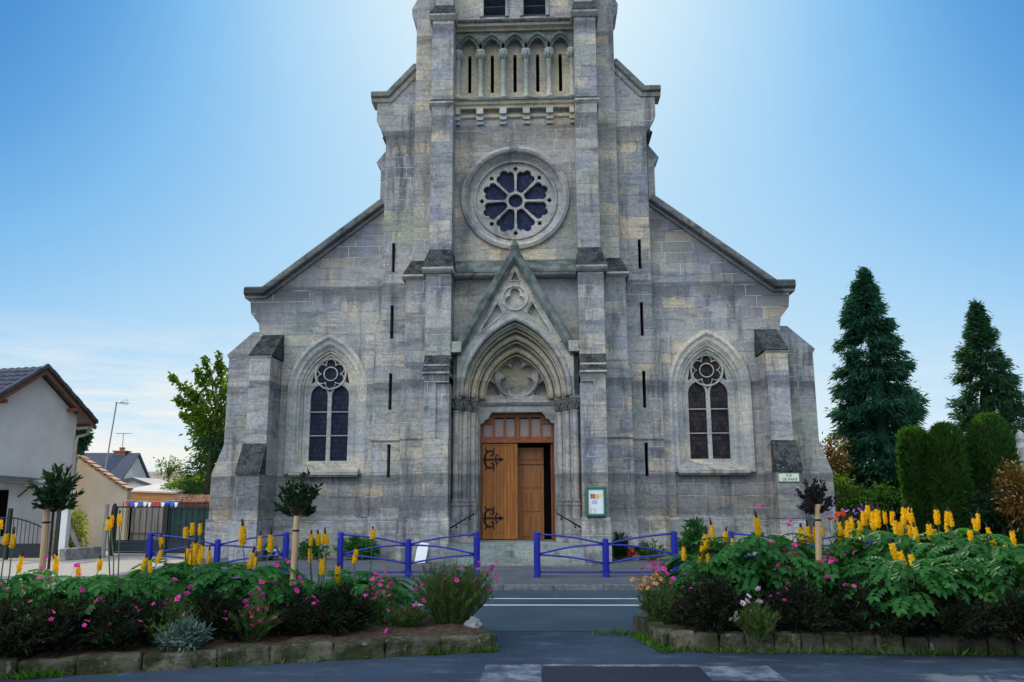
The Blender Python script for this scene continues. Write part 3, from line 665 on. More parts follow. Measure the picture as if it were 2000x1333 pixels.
# rose window
b = MB()
b.sweep(list(reversed(circ(0, RC, 1.50, 64))), [(.22, TY), (.20, TY-.10), (.10, TY-.14), (.03, TY-.10), (0, TY-.04), (0, TY+.04), (-.10, TY+.16), (-.17, TY+.20), (-.19, TY+.14), (-.235, TY+.14), (-.25, TY+.26), (-.27, TY+.38), (-.20, TY+.43), (0, TY+.43)], closed=True)
rose = obj('rose_window', b, M['trim'], CH, smooth=False)
def petal():
    h = PI/8; off = .034; pts = []
    # local frame: r along +z, t along x ; right half then mirrored
    def on_line(r): # point at radius r on a line parallel to the spoke, offset inward
        return (r*math.sin(h)-off*math.cos(h), r*math.cos(h)+off*math.sin(h))
    right = [(.05, .305)]+[on_line(r) for r in (.36, .50, .64)]
    c1, r1 = (.165, .85), .132
    right += [(c1[0]+r1*math.cos(t), c1[1]+r1*math.sin(t)) for t in np.linspace(-.75, 1.35, 8)]
    c2, r2 = (0, .965), .132
    right += [(c2[0]+r2*math.cos(t), c2[1]+r2*math.sin(t)) for t in np.linspace(.05, PI/2, 5)]
    return right+[(-x, z) for x, z in reversed(right[:-1])]
pet = petal(); hl = [circ(0, RC, .225, 24)]
for k in range(8):
    hl.append(rot2(pet, PI/8+k*PI/4, 0, RC))
    a = k*PI/4; hl.append([(1.075*math.cos(a)+.085*math.cos(a+q), RC+1.075*math.sin(a)+.085*math.sin(a+q)) for q in (0, PI/2, PI, 3*PI/2)])
b = MB(); b.plate(circ(0, RC, 1.25, 64), hl, TY+.26, TY+.42); obj('tracery', b, M['trim'], rose, bevel=.012)
b = MB(); b.add([(x, TY+.40, z) for x, z in circ(0, RC, 1.24, 32)], [tuple(range(32))]); obj('glass', b, M['glass_blue'], rose)

# tower buttresses (the two piers in front of the tower), four stages with mossy set-offs
for s in (-1, 1):
    def bx(b, xa, xb, y0, z0, z1): b.box(min(s*xa, s*xb), max(s*xa, s*xb), y0, TY+.1, z0, z1)
    b = MB()
    bx(b, 1.92, 2.60, -1.30, 14.05, 16.90); bx(b, 1.90, 2.58, -1.42, 8.98, 13.82); bx(b, 1.88, 2.64, -1.62, 5.76, 8.36)
    bx(b, 2.25, 2.60, -1.94, 3.40, 5.24); bx(b, 1.88, 2.252, -1.88, 3.40, 5.24); bx(b, 1.88, 2.60, -1.94, 1.15, 3.40)
    bx(b, 1.88, 2.598, -1.93, 5.0, 5.24)
    bx(b, 1.96, 2.54, -1.05, 17.5, 23.4)
    pier = obj('tower_buttress', b, S, CH, bevel=.014)
    b = MB(); bx(b, 1.84, 2.65, -2.02, 0, 1.13); b.profx([(-2.02, 1.13), (-1.95, 1.21), (-1.0, 1.21), (-1.0, 1.13)], s*1.85, s*2.64); obj('plinth', b, S, pier, bevel=.014)
    def wea(xa, xb, ya, za, xc, xd, yc, zc, drip=.1, mat='moss'):
        b = MB(); f = lambda x0, x1, y, z: [(s*x0, y, z), (s*x1, y, z), (s*x1, TY+.05, z), (s*x0, TY+.05, z)]
        b.hull8(f(xa, xb, ya, za), f(xc, xd, yc, zc)); obj('weathering', b, M[mat], pier)
        b = MB(); b.profx([(ya, za), (ya, za-.05), (ya+.10, za-drip-.04), (TY, za-drip-.04), (TY, za)], s*(xa+.01), s*(xb-.01)); obj('drip_moulding', b, M['trim'], pier)
    wea(1.87, 2.66, -1.52, 13.92, 1.93, 2.59, -1.30, 14.10)
    wea(1.80, 2.76, -1.76, 8.50, 1.90, 2.58, -1.42, 9.14, .12)
    wea(1.86, 2.65, -2.0, 5.32, 1.88, 2.64, -1.80, 5.52, .06); wea(1.875, 2.645, -1.84, 5.56, 1.885, 2.638, -1.62, 5.86, .03)
    wea(1.83, 2.70, -1.44, 16.98, 1.95, 2.56, -1.05, 17.52, .12)

# portal
PY = -1.34
SPR = 4.70
pt = None
b = MB()
arch = pointed(1.56, 2.28, SPR, 0, 12)
gab = [(-1.72, SPR), (-1.72, 6.05)]+[(0, 9.02)]+[(1.72, 6.05), (1.72, SPR)]+list(reversed(arch))
tri_l = [(-.98, 6.70), (-.66, 7.12), (-.50, 7.32), (-.42, 7.02), (-.36, 6.97), (-.62, 6.86)]
trl = [(-1.02, 6.62), (-.53, 7.46), (-.36, 7.16), (-.62, 6.92)]
trr = mirror(trl)
tre = foil(0, 7.62, 3, .16, .145, PI/2, 10, 2.0)
ttop = [(-.13, 8.17), (0, 8.45), (.13, 8.17)]
b.plate(gab, [trl, trr, tre, ttop], PY, PY+.28)
pt = obj('portal', b, M['trim'], CH)
b = MB(); b.plate([(-1.3, 6.55), (0, 8.85), (1.3, 6.55), (.9, 6.62), (0, 7.05), (-.9, 6.62)], [], PY+.17, PY+.26)
obj('gable_panel', b, M['pale'], pt)
b = MB()
b.sweep(list(reversed(circ(0, 7.62, .37, 32))), [(-.03, PY), (-.02, PY-.05), (.02, PY-.05), (.04, PY)], closed=True)
for q in (trl, trr, ttop):
    c0 = sum(p[0] for p in q)/len(q), sum(p[1] for p in q)/len(q); e = [(c0[0]+(x-c0[0])*1.18, c0[1]+(z-c0[1])*1.18) for x, z in q]
    b.tube([(x, PY-.005, z) for x, z in e+e[:1]], .025, 5)
b.sweep([(-1.36, 6.30), (0, 8.78), (1.36, 6.30)], [(-.03, PY), (-.02, PY-.05), (.02, PY-.05), (.03, PY)])
obj('gable_moulding', b, M['pale'], pt)
b = MB(); b.sweep([(-1.80, 5.98), (0, 9.10), (1.80, 5.98)], [(-.20, PY), (-.20, PY-.10), (-.10, PY-.20), (.04, PY-.20), (.10, PY-.08), (.10, TY+.02), (-.20, TY+.02)])
obj('portal_gable_coping', b, M['green_stone'], pt)
b = MB(); b.lathe((0, PY-.02, 9.0), [(.11, 0), (.10, .12), (.14, .20), (.10, .30), (.03, .42)], 8); obj('finial', b, M['green_stone'], pt, smooth=True)
for s in (-1, 1):
    b = MB(); b.box(min(s*1.57, s*1.86), max(s*1.57, s*1.86), PY-.235, PY+.1, 6.03, 6.27); b.box(min(s*1.58, s*1.87), max(s*1.58, s*1.87), PY-.27, PY+.1, 5.95, 6.028); b.box(min(s*1.50, s*1.89), max(s*1.50, s*1.89), PY+.08, TY+.05, 5.94, 6.30); obj('kneeler', b, M['trim'], pt)
# nested orders: stepped walls with arched openings
for a, h, y0, y1 in ((1.60, 2.30, PY+.28, PY+.62), (1.38, 1.96, PY+.62, PY+.94), (1.16, 1.62, PY+.94, PY+1.24)):
    ar = pointed(a, h, SPR, 0, 12)
    poly = [(-1.9, 0), (-a-.0, 0)]+ar+[(a, 0), (1.9, 0), (1.9, 8.5), (-1.9, 8.5)]
    if y0 < PY+.5: poly = [(-1.86, 0), (-a, 0)]+ar+[(a, 0), (1.86, 0), (1.86, 6.05), (.75, 7.6), (-.75, 7.6), (-1.86, 6.05)]
    b = MB(); b.plate(poly, [], y0, y1); obj('portal_order', b, M['trim'], pt)
for a, h, y in ((1.60, 2.32, PY+.02), (1.50, 2.16, PY+.30), (1.30, 1.86, PY+.62), (1.08, 1.52, PY+.94)):
    b = MB(); ar = pointed(a, h, SPR, 0, 14)
    b.sweep(ar, [(.085*math.cos(t)-.0, y+.085*math.sin(t)) for t in np.linspace(0, 2*PI, 10)[:-1]])
    b.sweep(pointed(a-.10, h-.14, SPR, 0, 14), [(.035*math.cos(t), y+.12+.035*math.sin(t)) for t in np.linspace(0, 2*PI, 7)[:-1]])
    obj('arch_moulding', b, M['cream'] if a < 1.55 else M['trim'], pt, smooth=True)
# inner wall: tympanum, lintel and shouldered door opening
TYM = PY+1.24
dl = [(-1.13, .0), (-1.13, 3.98), (-1.02, 4.02), (-.98, 4.11), (-.88, 4.13), (-.84, 4.24), (-.76, 4.33), (.76, 4.33), (.84, 4.24), (.88, 4.13), (.98, 4.11), (1.02, 4.02), (1.13, 3.98), (1.13, .0)]
b = MB(); b.plate([(-1.7, 0)]+dl+[(1.7, 0), (1.7, SPR), (-1.7, SPR)], [], TYM, TYM+.55); obj('lintel', b, M['trim'], pt)
b = MB(); b.profx([(TYM, SPR-.02), (TYM-.12, SPR-.02), (TYM-.14, SPR-.08), (TYM-.06, SPR-.16), (TYM, SPR-.18)], -1.2, 1.2); b.profx([(TYM-.003, SPR-.015), (TYM-.10, SPR-.015), (TYM-.10, SPR+.10), (TYM-.003, SPR+.12)], -1.05, 1.05); obj('lintel_moulding', b, M['trim'], pt)
ty = pointed(1.16, 1.62, SPR, 0, 12)
TC = 5.44
sex = foil(0, TC, 6, .40, .165, PI/2, 10, 2.15)
sp1 = [(-1.0, SPR+.16), (-.97, SPR+.45), (-.86, SPR+.62), (-.70, TC-.22), (-.50, SPR+.16)]
b = MB(); b.plate([(-1.2, SPR)]+ty[1:-1]+[(1.2, SPR)], [sex, sp1, mirror(sp1)], TYM+.04, TYM+.295); tym = obj('tympanum', b, M['trim'], pt, bevel=.015)
b = MB(); b.plate([(-1.2, SPR)]+ty[1:-1]+[(1.2, SPR)], [], TYM+.30, TYM+.5); obj('tympanum_ground', b, M['cream'], pt)
b = MB()
b.sweep(list(reversed(circ(0, TC, .64, 48))), [(-.05, TYM+.06), (-.04, TYM-.02), (.0, TYM-.04), (.05, TYM-.02), (.06, TYM+.06)], closed=True)
b.sweep(pointed(1.03, 1.44, SPR+.06, 0, 12), [(-.04, TYM+.06), (-.03, TYM), (.03, TYM), (.04, TYM+.06)])
sx2 = foil(0, TC, 6, .40, .19, PI/2, 10, 2.0); b.tube([(x, TYM+.05, z) for x, z in sx2+sx2[:1]], .022, 5)
obj('tympanum_moulding', b, M['trim'], pt, smooth=True)
# jamb columns
for s in (-1, 1):
    for x, y in ((1.75, PY+.14), (1.53, PY+.46), (1.31, PY+.78)):
        b = MB(); c = (s*x, y, 0)
        b.lathe(c, [(.135, .62), (.135, 1.20), (.14, 1.42), (.13, 1.50), (.15, 1.55), (.115, 1.62), (.13, 1.66), (.085, 1.72), (.085, 4.20), (.11, 4.22), (.11, 4.25), (.09, 4.27)], 12)
        obj('jamb_column', b, M['trim'], pt, smooth=False)
    b = MB()
    for x, y in ((1.75, PY+.14), (1.53, PY+.46), (1.31, PY+.78)):
        c = (s*x, y, 0); b.lathe(c, [(.09, 4.26), (.10, 4.34), (.16, 4.56), (.16, 4.60)], 12)
        for k in range(10):
            a = k*2*PI/10
            for q, (ra, rb, z) in enumerate(((.10, .18, 4.40), (.12, .20, 4.53))):
                aa = a+q*.31; b.tube([(c[0]+ra*math.cos(aa), c[1]+ra*math.sin(aa), z-.10), (c[0]+rb*.9*math.cos(aa), c[1]+rb*.9*math.sin(aa), z), (c[0]+rb*1.1*math.cos(aa), c[1]+rb*1.1*math.sin(aa), z+.035), (c[0]+rb*math.cos(aa), c[1]+rb*math.sin(aa), z-.02)], [.035, .035, .03, .015], 5)
        b.box(c[0]-.17, c[0]+.17, c[1]-.17, c[1]+.17, 4.605, 4.69)
    obj('carved_capital', b, M['carved'], pt)
    b = MB(); b.box(min(s*1.14, s*1.87), max(s*1.14, s*1.87), PY-.05, TYM-.002, 0, .62); b.box(min(s*1.60, s*1.87), max(s*1.60, s*1.87), PY-.02, PY+.28, .62, 1.18); b.box(min(s*1.40, s*1.87), max(s*1.40, s*1.87), PY+.281, PY+.61, .62, 1.18); obj('stair_cheek', b, S, pt)
# steps
b = MB()
for k in range(3): b.box(-1.88+.0*k, 1.88, -2.85+.38*k, -2.85+.38*(k+1)+.02 if k < 2 else TYM+.7, 0, .17*(k+1))
M['steps'] = stone('worn_step_stone', tint=(0.62, 0.70, 0.68), blocks=False); st = obj('steps', b, M['steps'], CH, bevel=.012)
b = MB(); b.box(-1.95, 2.05, -3.15, -2.86, 0, .05); obj('step', b, M['steps'], st)
# door: frame with transom, closed plank leaf, opened leaf, inner panelled door in a dark lobby
DY = TYM+.36
ZS = .51
b = MB(); b.plate([(-1.12, 3.42), (1.12, 3.42), (1.12, 3.97), (1.02, 4.02), (.98, 4.10), (.88, 4.12), (.84, 4.22), (.76, 4.32), (-.76, 4.32), (-.84, 4.22), (-.88, 4.12), (-.98, 4.10), (-1.02, 4.02), (-1.12, 3.97)],
    [[(c-.135, 3.62), (c+.135, 3.62), (c+.135, 4.20 if abs(c) < .9 else 3.98), (c-.135, 4.20 if abs(c) < .9 else 4.0)] for c in (-.90, -.56, -.22, .22, .56, .90)], DY, DY+.09)
dr = obj('door', b, M['door_red'], CH, bevel=.01)
b = MB(); b.box(-.06, .06, DY-.04, DY-.002, 3.52, 4.32); b.box(-1.12, 1.12, DY-.05, DY-.002, 3.42, 3.51); b.box(-1.12, -1.085, DY, DY+.09, ZS, 3.42); b.box(1.085, 1.12, DY, DY+.09, ZS, 3.42); obj('frame', b, M['door_red'], dr, bevel=.008)
tp = plain('frosted_pane', (0.30, 0.22, 0.18), .35, 0, .12, 2.5, .1, .5); M['pane'] = tp
for c in (-.90, -.56, -.22, .22, .56, .90):
    b = MB(); b.box(c-.15, c+.15, DY+.05, DY+.065, 3.58, 4.16 if abs(c) < .8 else 3.99); obj('transom_pane', b, tp, dr)
b = MB(); w = 1.10/10
for k in range(10): b.box(-1.08+k*.108+.011, -1.08+(k+1)*.108-.011, DY+.006, DY+.06, ZS+.15, 3.34)
b.box(-1.08, 0, DY+.03, DY+.08, ZS+.03, 3.40); b.box(-.035, .0, DY-.005, DY+.028, ZS+.03, 3.40); b.box(-1.08, -.037, DY+.0, DY+.028, ZS+.02, ZS+.147); b.box(-1.08, -.037, DY+.0, DY+.028, 3.345, 3.40)
lf = obj('door_leaf', b, M['door'], dr, bevel=.006)
for zc in (2.92, 1.16):
    b = MB(); y = DY
    def iron(pts, r=.021): b.tube([(-1.08+u, y, zc+v) for u, v in pts], r, 6)
    b.box(-1.08, -.62, y-.018, y+.008, zc-.026, zc+.026)
    for q in (1, -1):
        iron([(.10, 0), (.07, q*.10), (.12, q*.20), (.22, q*.26), (.33, q*.24), (.36, q*.16), (.31, q*.11), (.26, q*.14)], [.03, .032, .03, .028, .026, .026, .024, .02])
        iron([(.20, q*.25), (.10, q*.29), (.08, q*.34)], .018); iron([(.33, q*.24), (.37, q*.30), (.35, q*.35)], .018)
        iron([(.42, 0), (.40, q*.07), (.45, q*.12), (.50, q*.10)], .018); iron([(.45, q*.11), (.43, q*.17)], .014); iron([(.50, 0), (.55, q*.06), (.60, 0)], .018)
    iron([(.44, 0), (.56, 0), (.60, 0), (.66, 0)], [.026, .03, .034, .006])
    obj('iron_hinge', b, M['iron'], lf)
b = MB(); b.box(1.02, 1.075, DY+.10, DY+.40, ZS+.02, 3.40); obj('open_leaf', b, M['door_red'], dr)
b = MB(); yi = DY+.42
b.box(-.3, .80, yi, yi+.06, ZS, 3.3)
for c in (.26, .58):
    for z0, z1 in ((.60, 1.22), (1.34, 1.96), (2.06, 2.70)): b.box(c-.13, c+.13, yi-.025, yi-.002, z0, z1)
b.box(.02, .80, yi-.05, yi-.002, 2.78, 2.86); b.box(.06, .74, yi-.03, yi-.002, 2.92, 3.2)
obj('inner_door', b, M['door_in'], dr, bevel=.012)
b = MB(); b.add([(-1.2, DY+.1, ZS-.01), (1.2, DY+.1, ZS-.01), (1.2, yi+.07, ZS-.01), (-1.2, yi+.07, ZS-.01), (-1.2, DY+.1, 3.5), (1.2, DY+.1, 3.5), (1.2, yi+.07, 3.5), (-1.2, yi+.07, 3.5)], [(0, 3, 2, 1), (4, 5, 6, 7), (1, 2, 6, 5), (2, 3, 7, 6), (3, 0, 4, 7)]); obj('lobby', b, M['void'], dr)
# body of the church behind the front
b = MB(); b.add([(-4.3, .3, 0), (4.3, .3, 0), (4.3, 30, 0), (-4.3, 30, 0), (-4.3, .3, 13.9), (4.3, .3, 13.9), (4.3, 30, 13.9), (-4.3, 30, 13.9)], [(1, 2, 6, 5), (2, 3, 7, 6), (3, 0, 4, 7), (4, 5, 6, 7)]); obj('nave_wall', b, S, CH)
for s in (-1, 1):
    b = MB(); b.box(min(s*4.31, s*8.1), max(s*4.31, s*8.1), .75, 30, 0, 7.7) if False else b.add([(s*8.1, .71, 0), (s*8.1, 30, 0), (s*8.1, 30, 8.0), (s*8.1, .71, 8.0), (s*4.31, 30, 0), (s*4.31, 30, 8.0)], [(0, 1, 2, 3), (1, 4, 5, 2)]); obj('aisle_side_wall', b, S, CH)
    b = MB(); b.hull8([(s*4.31, .71, 10.7), (s*8.35, .71, 7.75), (s*8.35, 30, 7.75), (s*4.31, 30, 10.7)], [(s*4.31, .71, 10.85), (s*8.35, .71, 7.9), (s*8.35, 30, 7.9), (s*4.31, 30, 10.85)]); obj('aisle_roof', b, M['slate'], CH)
b = MB(); b.add([(-4.6, 1.0, 13.9), (4.6, 1.0, 13.9), (4.6, 30, 13.9), (-4.6, 30, 13.9), (0, 1.0, 18.3), (0, 30, 18.3)], [(0, 4, 5, 3), (1, 2, 5, 4), (0, 1, 4), (2, 3, 5), (0, 3, 2, 1)]); obj('nave_roof', b, M['slate'], CH)
# stair handrails
for s, lab in ((-1, 'black iron handrail sloping down beside the closed plank door leaf'), (1, 'black iron handrail sloping down between the open doorway and the green notice board')):
    h = thing('handrail', lab, 'handrail', (s*1.5, PY-.1, 0), group='iron handrails at the church steps')
    a, c = Vector((-s*.34, 1.0, 1.28)), Vector((s*.32, -.15, .98))
    yy = -.16
    A, B2 = Vector((s*(1.16-1.5), yy, 1.32)), Vector((s*(1.84-1.5), yy, .92))
    b = MB(); b.tube([A, A.lerp(B2, .5), B2, B2+Vector((s*.02, 0, -.06)), B2+Vector((-s*.03, 0, -.09))], .024, 8); obj('rail', b, M['iron'], h, smooth=True)
    for t in (.18, .75):
        q = A.lerp(B2, t); b = MB(); b.tube([q, q+Vector((0, .0, -.07)), q+Vector((0, .12, -.08))], .012, 6); b.lathe((q.x, q.y, q.z-.085), [(.01, -.03), (.03, -.015), (.03, .015), (.01, .03)], 8); obj('bracket', b, M['iron'], h)

# ------------------------------------------------------------------ things fixed to the church or leaning on it
nb = P(1164, 980, -1.97)
t = thing('notice_board', 'green framed notice board with posters on the right tower buttress', 'notice board', (nb.x, -1.945, nb.z-.36))
b = MB(); b.box(-.215, .215, -.05, .0, 0, .72); obj('back_panel', b, M['white'], t)
b = MB()
for x0_, x1_, z0_, z1_ in ((-.27, -.205, -.05, .77), (.205, .27, -.05, .77), (-.205, .205, -.05, .03), (-.205, .205, .69, .77)): b.box(x0_, x1_, -.085, .0, z0_, z1_)
obj('frame', b, M['greenpaint'], t, bevel=.02)
pm = {}
for k, c in (('brown', (.30, .13, .06)), ('amber', (.72, .38, .05)), ('yellow', (.80, .68, .08)), ('grey', (.45, .46, .48)), ('ink', (.03, .03, .035))): pm[k] = plain('poster_'+k, c, .6, 0, .1, 9, 0)
for x0_, x1_, z0_, z1_, c in ((-.15, -.085, .44, .57, 'brown'), (-.075, -.02, .44, .57, 'brown'), (-.0, .065, .43, .56, 'amber'), (.075, .16, .48, .57, 'yellow'), (-.12, .03, .30, .40, 'grey')):
    b = MB(); b.box(x0_, x1_, -.056, -.051, z0_, z1_); obj('poster', b, pm[c], t)
b = MB(); b.box(-.15, -.03, -.056, -.051, .16, .168); b.box(-.15, -.142, -.056, -.051, .04, .168); b.box(-.038, -.03, -.056, -.051, .04, .168); obj('notice_sheet', b, pm['ink'], t)

sg = P(1541, 933, -1.62)
t = thing('street_sign', 'pale rectangular street name sign on the right corner buttress', 'street sign', (sg.x, -1.60, sg.z-.12))
b = MB(); b.box(-.29, .29, -.03, .015, 0, .245); obj('plate', b, plain('sign_plate', (.62, .70, .50), .4, 0, .06, 6, 0), t, bevel=.006)
b = MB()
dk = plain('dark_sign_ink', (.03, .06, .045), .5, 0, .1, 9, 0)
for x0_, x1_, z0_, z1_ in ((-.285, .285, .003, .012), (-.285, .285, .233, .242), (-.285, -.276, .0122, .2328), (.276, .285, .0122, .2328)): b.box(x0_, x1_, -.034, -.0305, z0_, z1_)
obj('border', b, dk, t)
def words(txt, x, z, size, parent, m, y=-.0325):
    c = bpy.data.curves.new('lettering', 'FONT'); c.body = txt; c.size = size; c.align_x = 'CENTER'; c.extrude = .002
    o = bpy.data.objects.new('lettering', c); COL.objects.link(o); c.materials.append(m); o.parent = parent; bpy.context.view_layer.update(); me = bpy.data.meshes.new_from_object(o.evaluated_get(bpy.context.evaluated_depsgraph_get())); bpy.data.objects.remove(o)
    o = bpy.data.objects.new('lettering', me); COL.objects.link(o); o.parent = parent; o.location = (x, y, z); o.rotation_euler = (PI/2, 0, 0); return o
words('RUE', 0, .145, .085, t, dk); words('DE PARIS', .02, .035, .105, t, dk)

wb = P(820, 1094, -2.35)
b = MB(); b.add([(-.17, 0, .0), (.13, 0, .02), (.20, .16, .52), (-.04, .17, .56), (-.13, .12, .36)], [(0, 1, 2, 3, 4)]); b.add([(-.17, .012, .0), (.13, .012, .02), (.20, .172, .52), (-.04, .182, .56), (-.13, .132, .36)], [(4, 3, 2, 1, 0)])
o = obj('placard', b, M['white'], norm=False, loc=(wb.x, -2.22, 0.0)); tag(o, 'white card leaning against the foot of the left tower buttress', 'placard')

# ------------------------------------------------------------------ blue crossed barriers along the kerb
def barrier(x, wid, y, label):
    t = thing('barrier', label, 'barrier', (x, y, 0), group='blue metal pedestrian barriers')
    h = wid/2
    for px_, ht in ((-h, .985), (0, .83), (h, .985)):
        b = MB(); r = .062
        b.lathe((px_, 0, 0), [(r+.012, 0), (r+.012, .10), (r, .11), (r, ht-.06), (r+.006, ht-.055), (r+.006, ht-.02), (r*.8, ht), (r*.35, ht+.012)], 14)
        for k in range(6):
            a = k*PI/3; b.obox((px_+(r)*math.cos(a), r*math.sin(a), ht/2), (.012*math.cos(a), .012*math.sin(a), 0), (-.008*math.sin(a), .008*math.cos(a), 0), (0, 0, ht/2-.12))
        obj('post', b, M['blue'], t, smooth=False)
    for s in (-1, 1):
        def bow(za, zb, bulge):
            pts = []
            for i in range(11):
                q = i/10; pts.append((s*(h-.05-(h-.10)*q), 0, za+(zb-za)*q+bulge*math.sin(PI*q)))
            b = MB(); b.tube(pts, .021, 7); obj('rail', b, M['blue'], t, smooth=True)
        bow(.93, .72, .035); bow(.50, .70, .05); bow(.48, .30, .035); bow(.115, .115, 0)
    return t
for xa, xb, lab in ((290, 557, 'blue crossed barrier in front of the iron gate, farthest left of its row'), (664, 931, 'blue crossed barrier with the white card behind its middle, left of the steps'),
                    (1049, 1319, 'blue crossed barrier below the green notice board, right of the steps'), (1430, 1700, 'blue crossed barrier half hidden by the flowers below the street sign')):
    a, c = P(xa, 1100, -6.5).x, P(xb, 1100, -6.5).x
    barrier((a+c)/2, c-a, -6.5, lab)

# ------------------------------------------------------------------ leaves
class LF:
    "many small folded leaves in one mesh"
    def __init__(s): s.V = []; s.F = []
    def leaf(s, p, d, up, L, Wd, fold=.12, droop=.0):
        p = Vector(p); d = Vector(d).normalized(); sd_ = d.cross(Vector(up))
        sd_ = sd_.normalized() if sd_.length > 1e-5 else d.orthogonal().normalized(); n = sd_.cross(d)
        o = len(s.V); h = Wd/2
        q = p+d*L-n*(droop*L)
        for v in (p, p+d*(.33*L)+sd_*h+n*(fold*h), p+d*(.70*L)+sd_*(h*.8)+n*(fold*h-droop*L*.4), q, p+d*(.70*L)-sd_*(h*.8)+n*(fold*h-droop*L*.4), p+d*(.33*L)-sd_*h+n*(fold*h)): s.V.append(v[:])
        s.F += [(o, o+1, o+2, o+3), (o, o+3, o+4, o+5)]
    def many(s, P_, D, L, Wd, droop=.15):
        "arrays: positions, directions, lengths, widths; random roll"
        n = len(P_); D = D/np.maximum(np.linalg.norm(D, axis=1, keepdims=True), 1e-6)
        rr = rng.normal(size=(n, 3)); S = np.cross(D, rr); S /= np.maximum(np.linalg.norm(S, axis=1, keepdims=True), 1e-6); N = np.cross(S, D)
        L = np.broadcast_to(np.asarray(L, float), (n,))[:, None]; h = np.broadcast_to(np.asarray(Wd, float), (n,))[:, None]/2
        v = np.stack([P_, P_+D*L*.35+S*h, P_+D*L*.7+S*h*.75-N*L*droop*.4, P_+D*L-N*L*droop, P_+D*L*.7-S*h*.75-N*L*droop*.4, P_+D*L*.35-S*h], 1).reshape(-1, 3)
        o = len(s.V)
        s.V.extend(map(tuple, v)); 
        for i in range(n):
            k = o+6*i; s.F.append((k, k+1, k+2, k+3)); s.F.append((k, k+3, k+4, k+5))
    def tri(s, P_, D, L, Wd):
        "cheap single pointed blades"
        n = len(P_); D = D/np.maximum(np.linalg.norm(D, axis=1, keepdims=True), 1e-6)
        rr = rng.normal(size=(n, 3)); S = np.cross(D, rr); S /= np.maximum(np.linalg.norm(S, axis=1, keepdims=True), 1e-6)
        L = np.broadcast_to(np.asarray(L, float), (n,))[:, None]; h = np.broadcast_to(np.asarray(Wd, float), (n,))[:, None]/2
        v = np.stack([P_-D*L*.1, P_+D*L*.4+S*h, P_+D*L, P_+D*L*.4-S*h], 1).reshape(-1, 3); o = len(s.V); s.V.extend(map(tuple, v))
        for i in range(n): k = o+4*i; s.F.append((k, k+1, k+2, k+3))
    def build(s, name, m, parent=None, loc=None):
        me = bpy.data.meshes.new(name); me.from_pydata(s.V, [], s.F); me.materials.append(m)
        o = bpy.data.objects.new(name, me); COL.objects.link(o)
        if parent is not None: o.parent = parent
        if loc is not None: o.location = loc
        return o
def sph(n):
    v = rng.normal(size=(n, 3)); return v/np.linalg.norm(v, axis=1, keepdims=True)

# ------------------------------------------------------------------ flower beds: edging, soil
BZ = ROADZ
def edging(name, path, blk, h, label, seed):
    r = random.Random(seed); b = MB()
    for (p, q) in zip(path[:-1], path[1:]):
        p, q = Vector(p), Vector(q); L = (q-p).length; d = (q-p)/L; n = Vector((-d.y, d.x)); n_b = max(1, round(L/blk)); u = 0.0
        cuts = [0]+sorted((i+r.uniform(-.12, .12))/n_b for i in range(1, n_b))+[1]
        for c0, c1 in zip(cuts[:-1], cuts[1:]):
            a0, a1 = p+d*(L*c0+.003), p+d*(L*c1-.003); hh = h+r.uniform(-.018, .018); o = r.uniform(-.015, .015); c = (a0+a1)/2+n*o
            ax = d*((a1-a0).length/2); ang = r.uniform(-.02, .02)
            b.obox((c.x, c.y, BZ+hh/2-.02), (ax.x, ax.y, ang*.3), (n.x*.10, n.y*.10, 0), (0, 0, hh/2+.02))
    o = obj(name, b, M['edging'], bevel=.03)
    m_ = o.modifiers.new('sub', 'SUBSURF'); m_.subdivision_type = 'SIMPLE'; m_.levels = m_.render_levels = 2
    tx = bpy.data.textures.new('rough', 'CLOUDS'); tx.noise_scale = .16; tx.noise_depth = 3
    m_ = o.modifiers.new('rough', 'DISPLACE'); m_.texture = tx; m_.texture_coords = 'GLOBAL'; m_.strength = .055; m_.mid_level = .5
    return tag(o, label, 'edging')
def Gb(px, py): v = G(px, py, BZ); return (v.x, v.y)
lA, lB = Gb(0, 1327), Gb(978, 1272)
dl_ = (Vector(lB)-Vector(lA)).normalized(); nl_ = Vector((-dl_.y, dl_.x))
l0 = Vector(lA)-dl_*5; l1 = Vector(lB)-dl_*.1+nl_*.1; l0 = l0+nl_*.1; l2 = l1+nl_*2.3-dl_*.12; l3 = l0+nl_*2.3
edging('stone_edging', [l0, l1, l2, l3], .62, .17, 'low grey stone edging round the left flower bed', 3)
b = MB(); n_ = 40
pts = []
def soil(name, A, B_, C_, D_, seed):
    nx, ny = 60, 14; vs = []; fs = []; rr = np.random.default_rng(seed)
    for j in range(ny+1):
        for i in range(nx+1):
            a = A.lerp(B_, i/nx); c = D_.lerp(C_, i/nx); q = a.lerp(c, j/ny); vs.append((q.x, q.y, BZ+.15+.05*math.sin(PI*j/ny)+rr.normal()*.014))
    for j in range(ny):
        for i in range(nx): k = j*(nx+1)+i; fs.append((k, k+1, k+nx+2, k+nx+1))
    b = MB(); b.add(vs, fs); return struct(name, b, M['soil'], norm=False, smooth=True)
soil('soil', l0+nl_*.05, l1+nl_*.05-dl_*.05, l2-nl_*.05-dl_*.05, l3-nl_*.05, 5)
rA, rB, rC = Gb(1292, 1273), Gb(2000, 1280), Gb(1237, 1232)
dr_ = (Vector(rB)-Vector(rA)).normalized(); nr_ = Vector((-dr_.y, dr_.x))
r0 = Vector(rA)+dr_*.1+nr_*.1; r1 = r0+dr_*9; rc = Vector(rC)+dr_*.1; r3 = r0+nr_*2.2+(rc-r0).normalized()*.0-dr_*.05; r2 = r1+nr_*2.2
rd = r0+nr_*.3-dr_*.16
rc = Vector(rC)+dr_*.1; r2 = rc+dr_*9
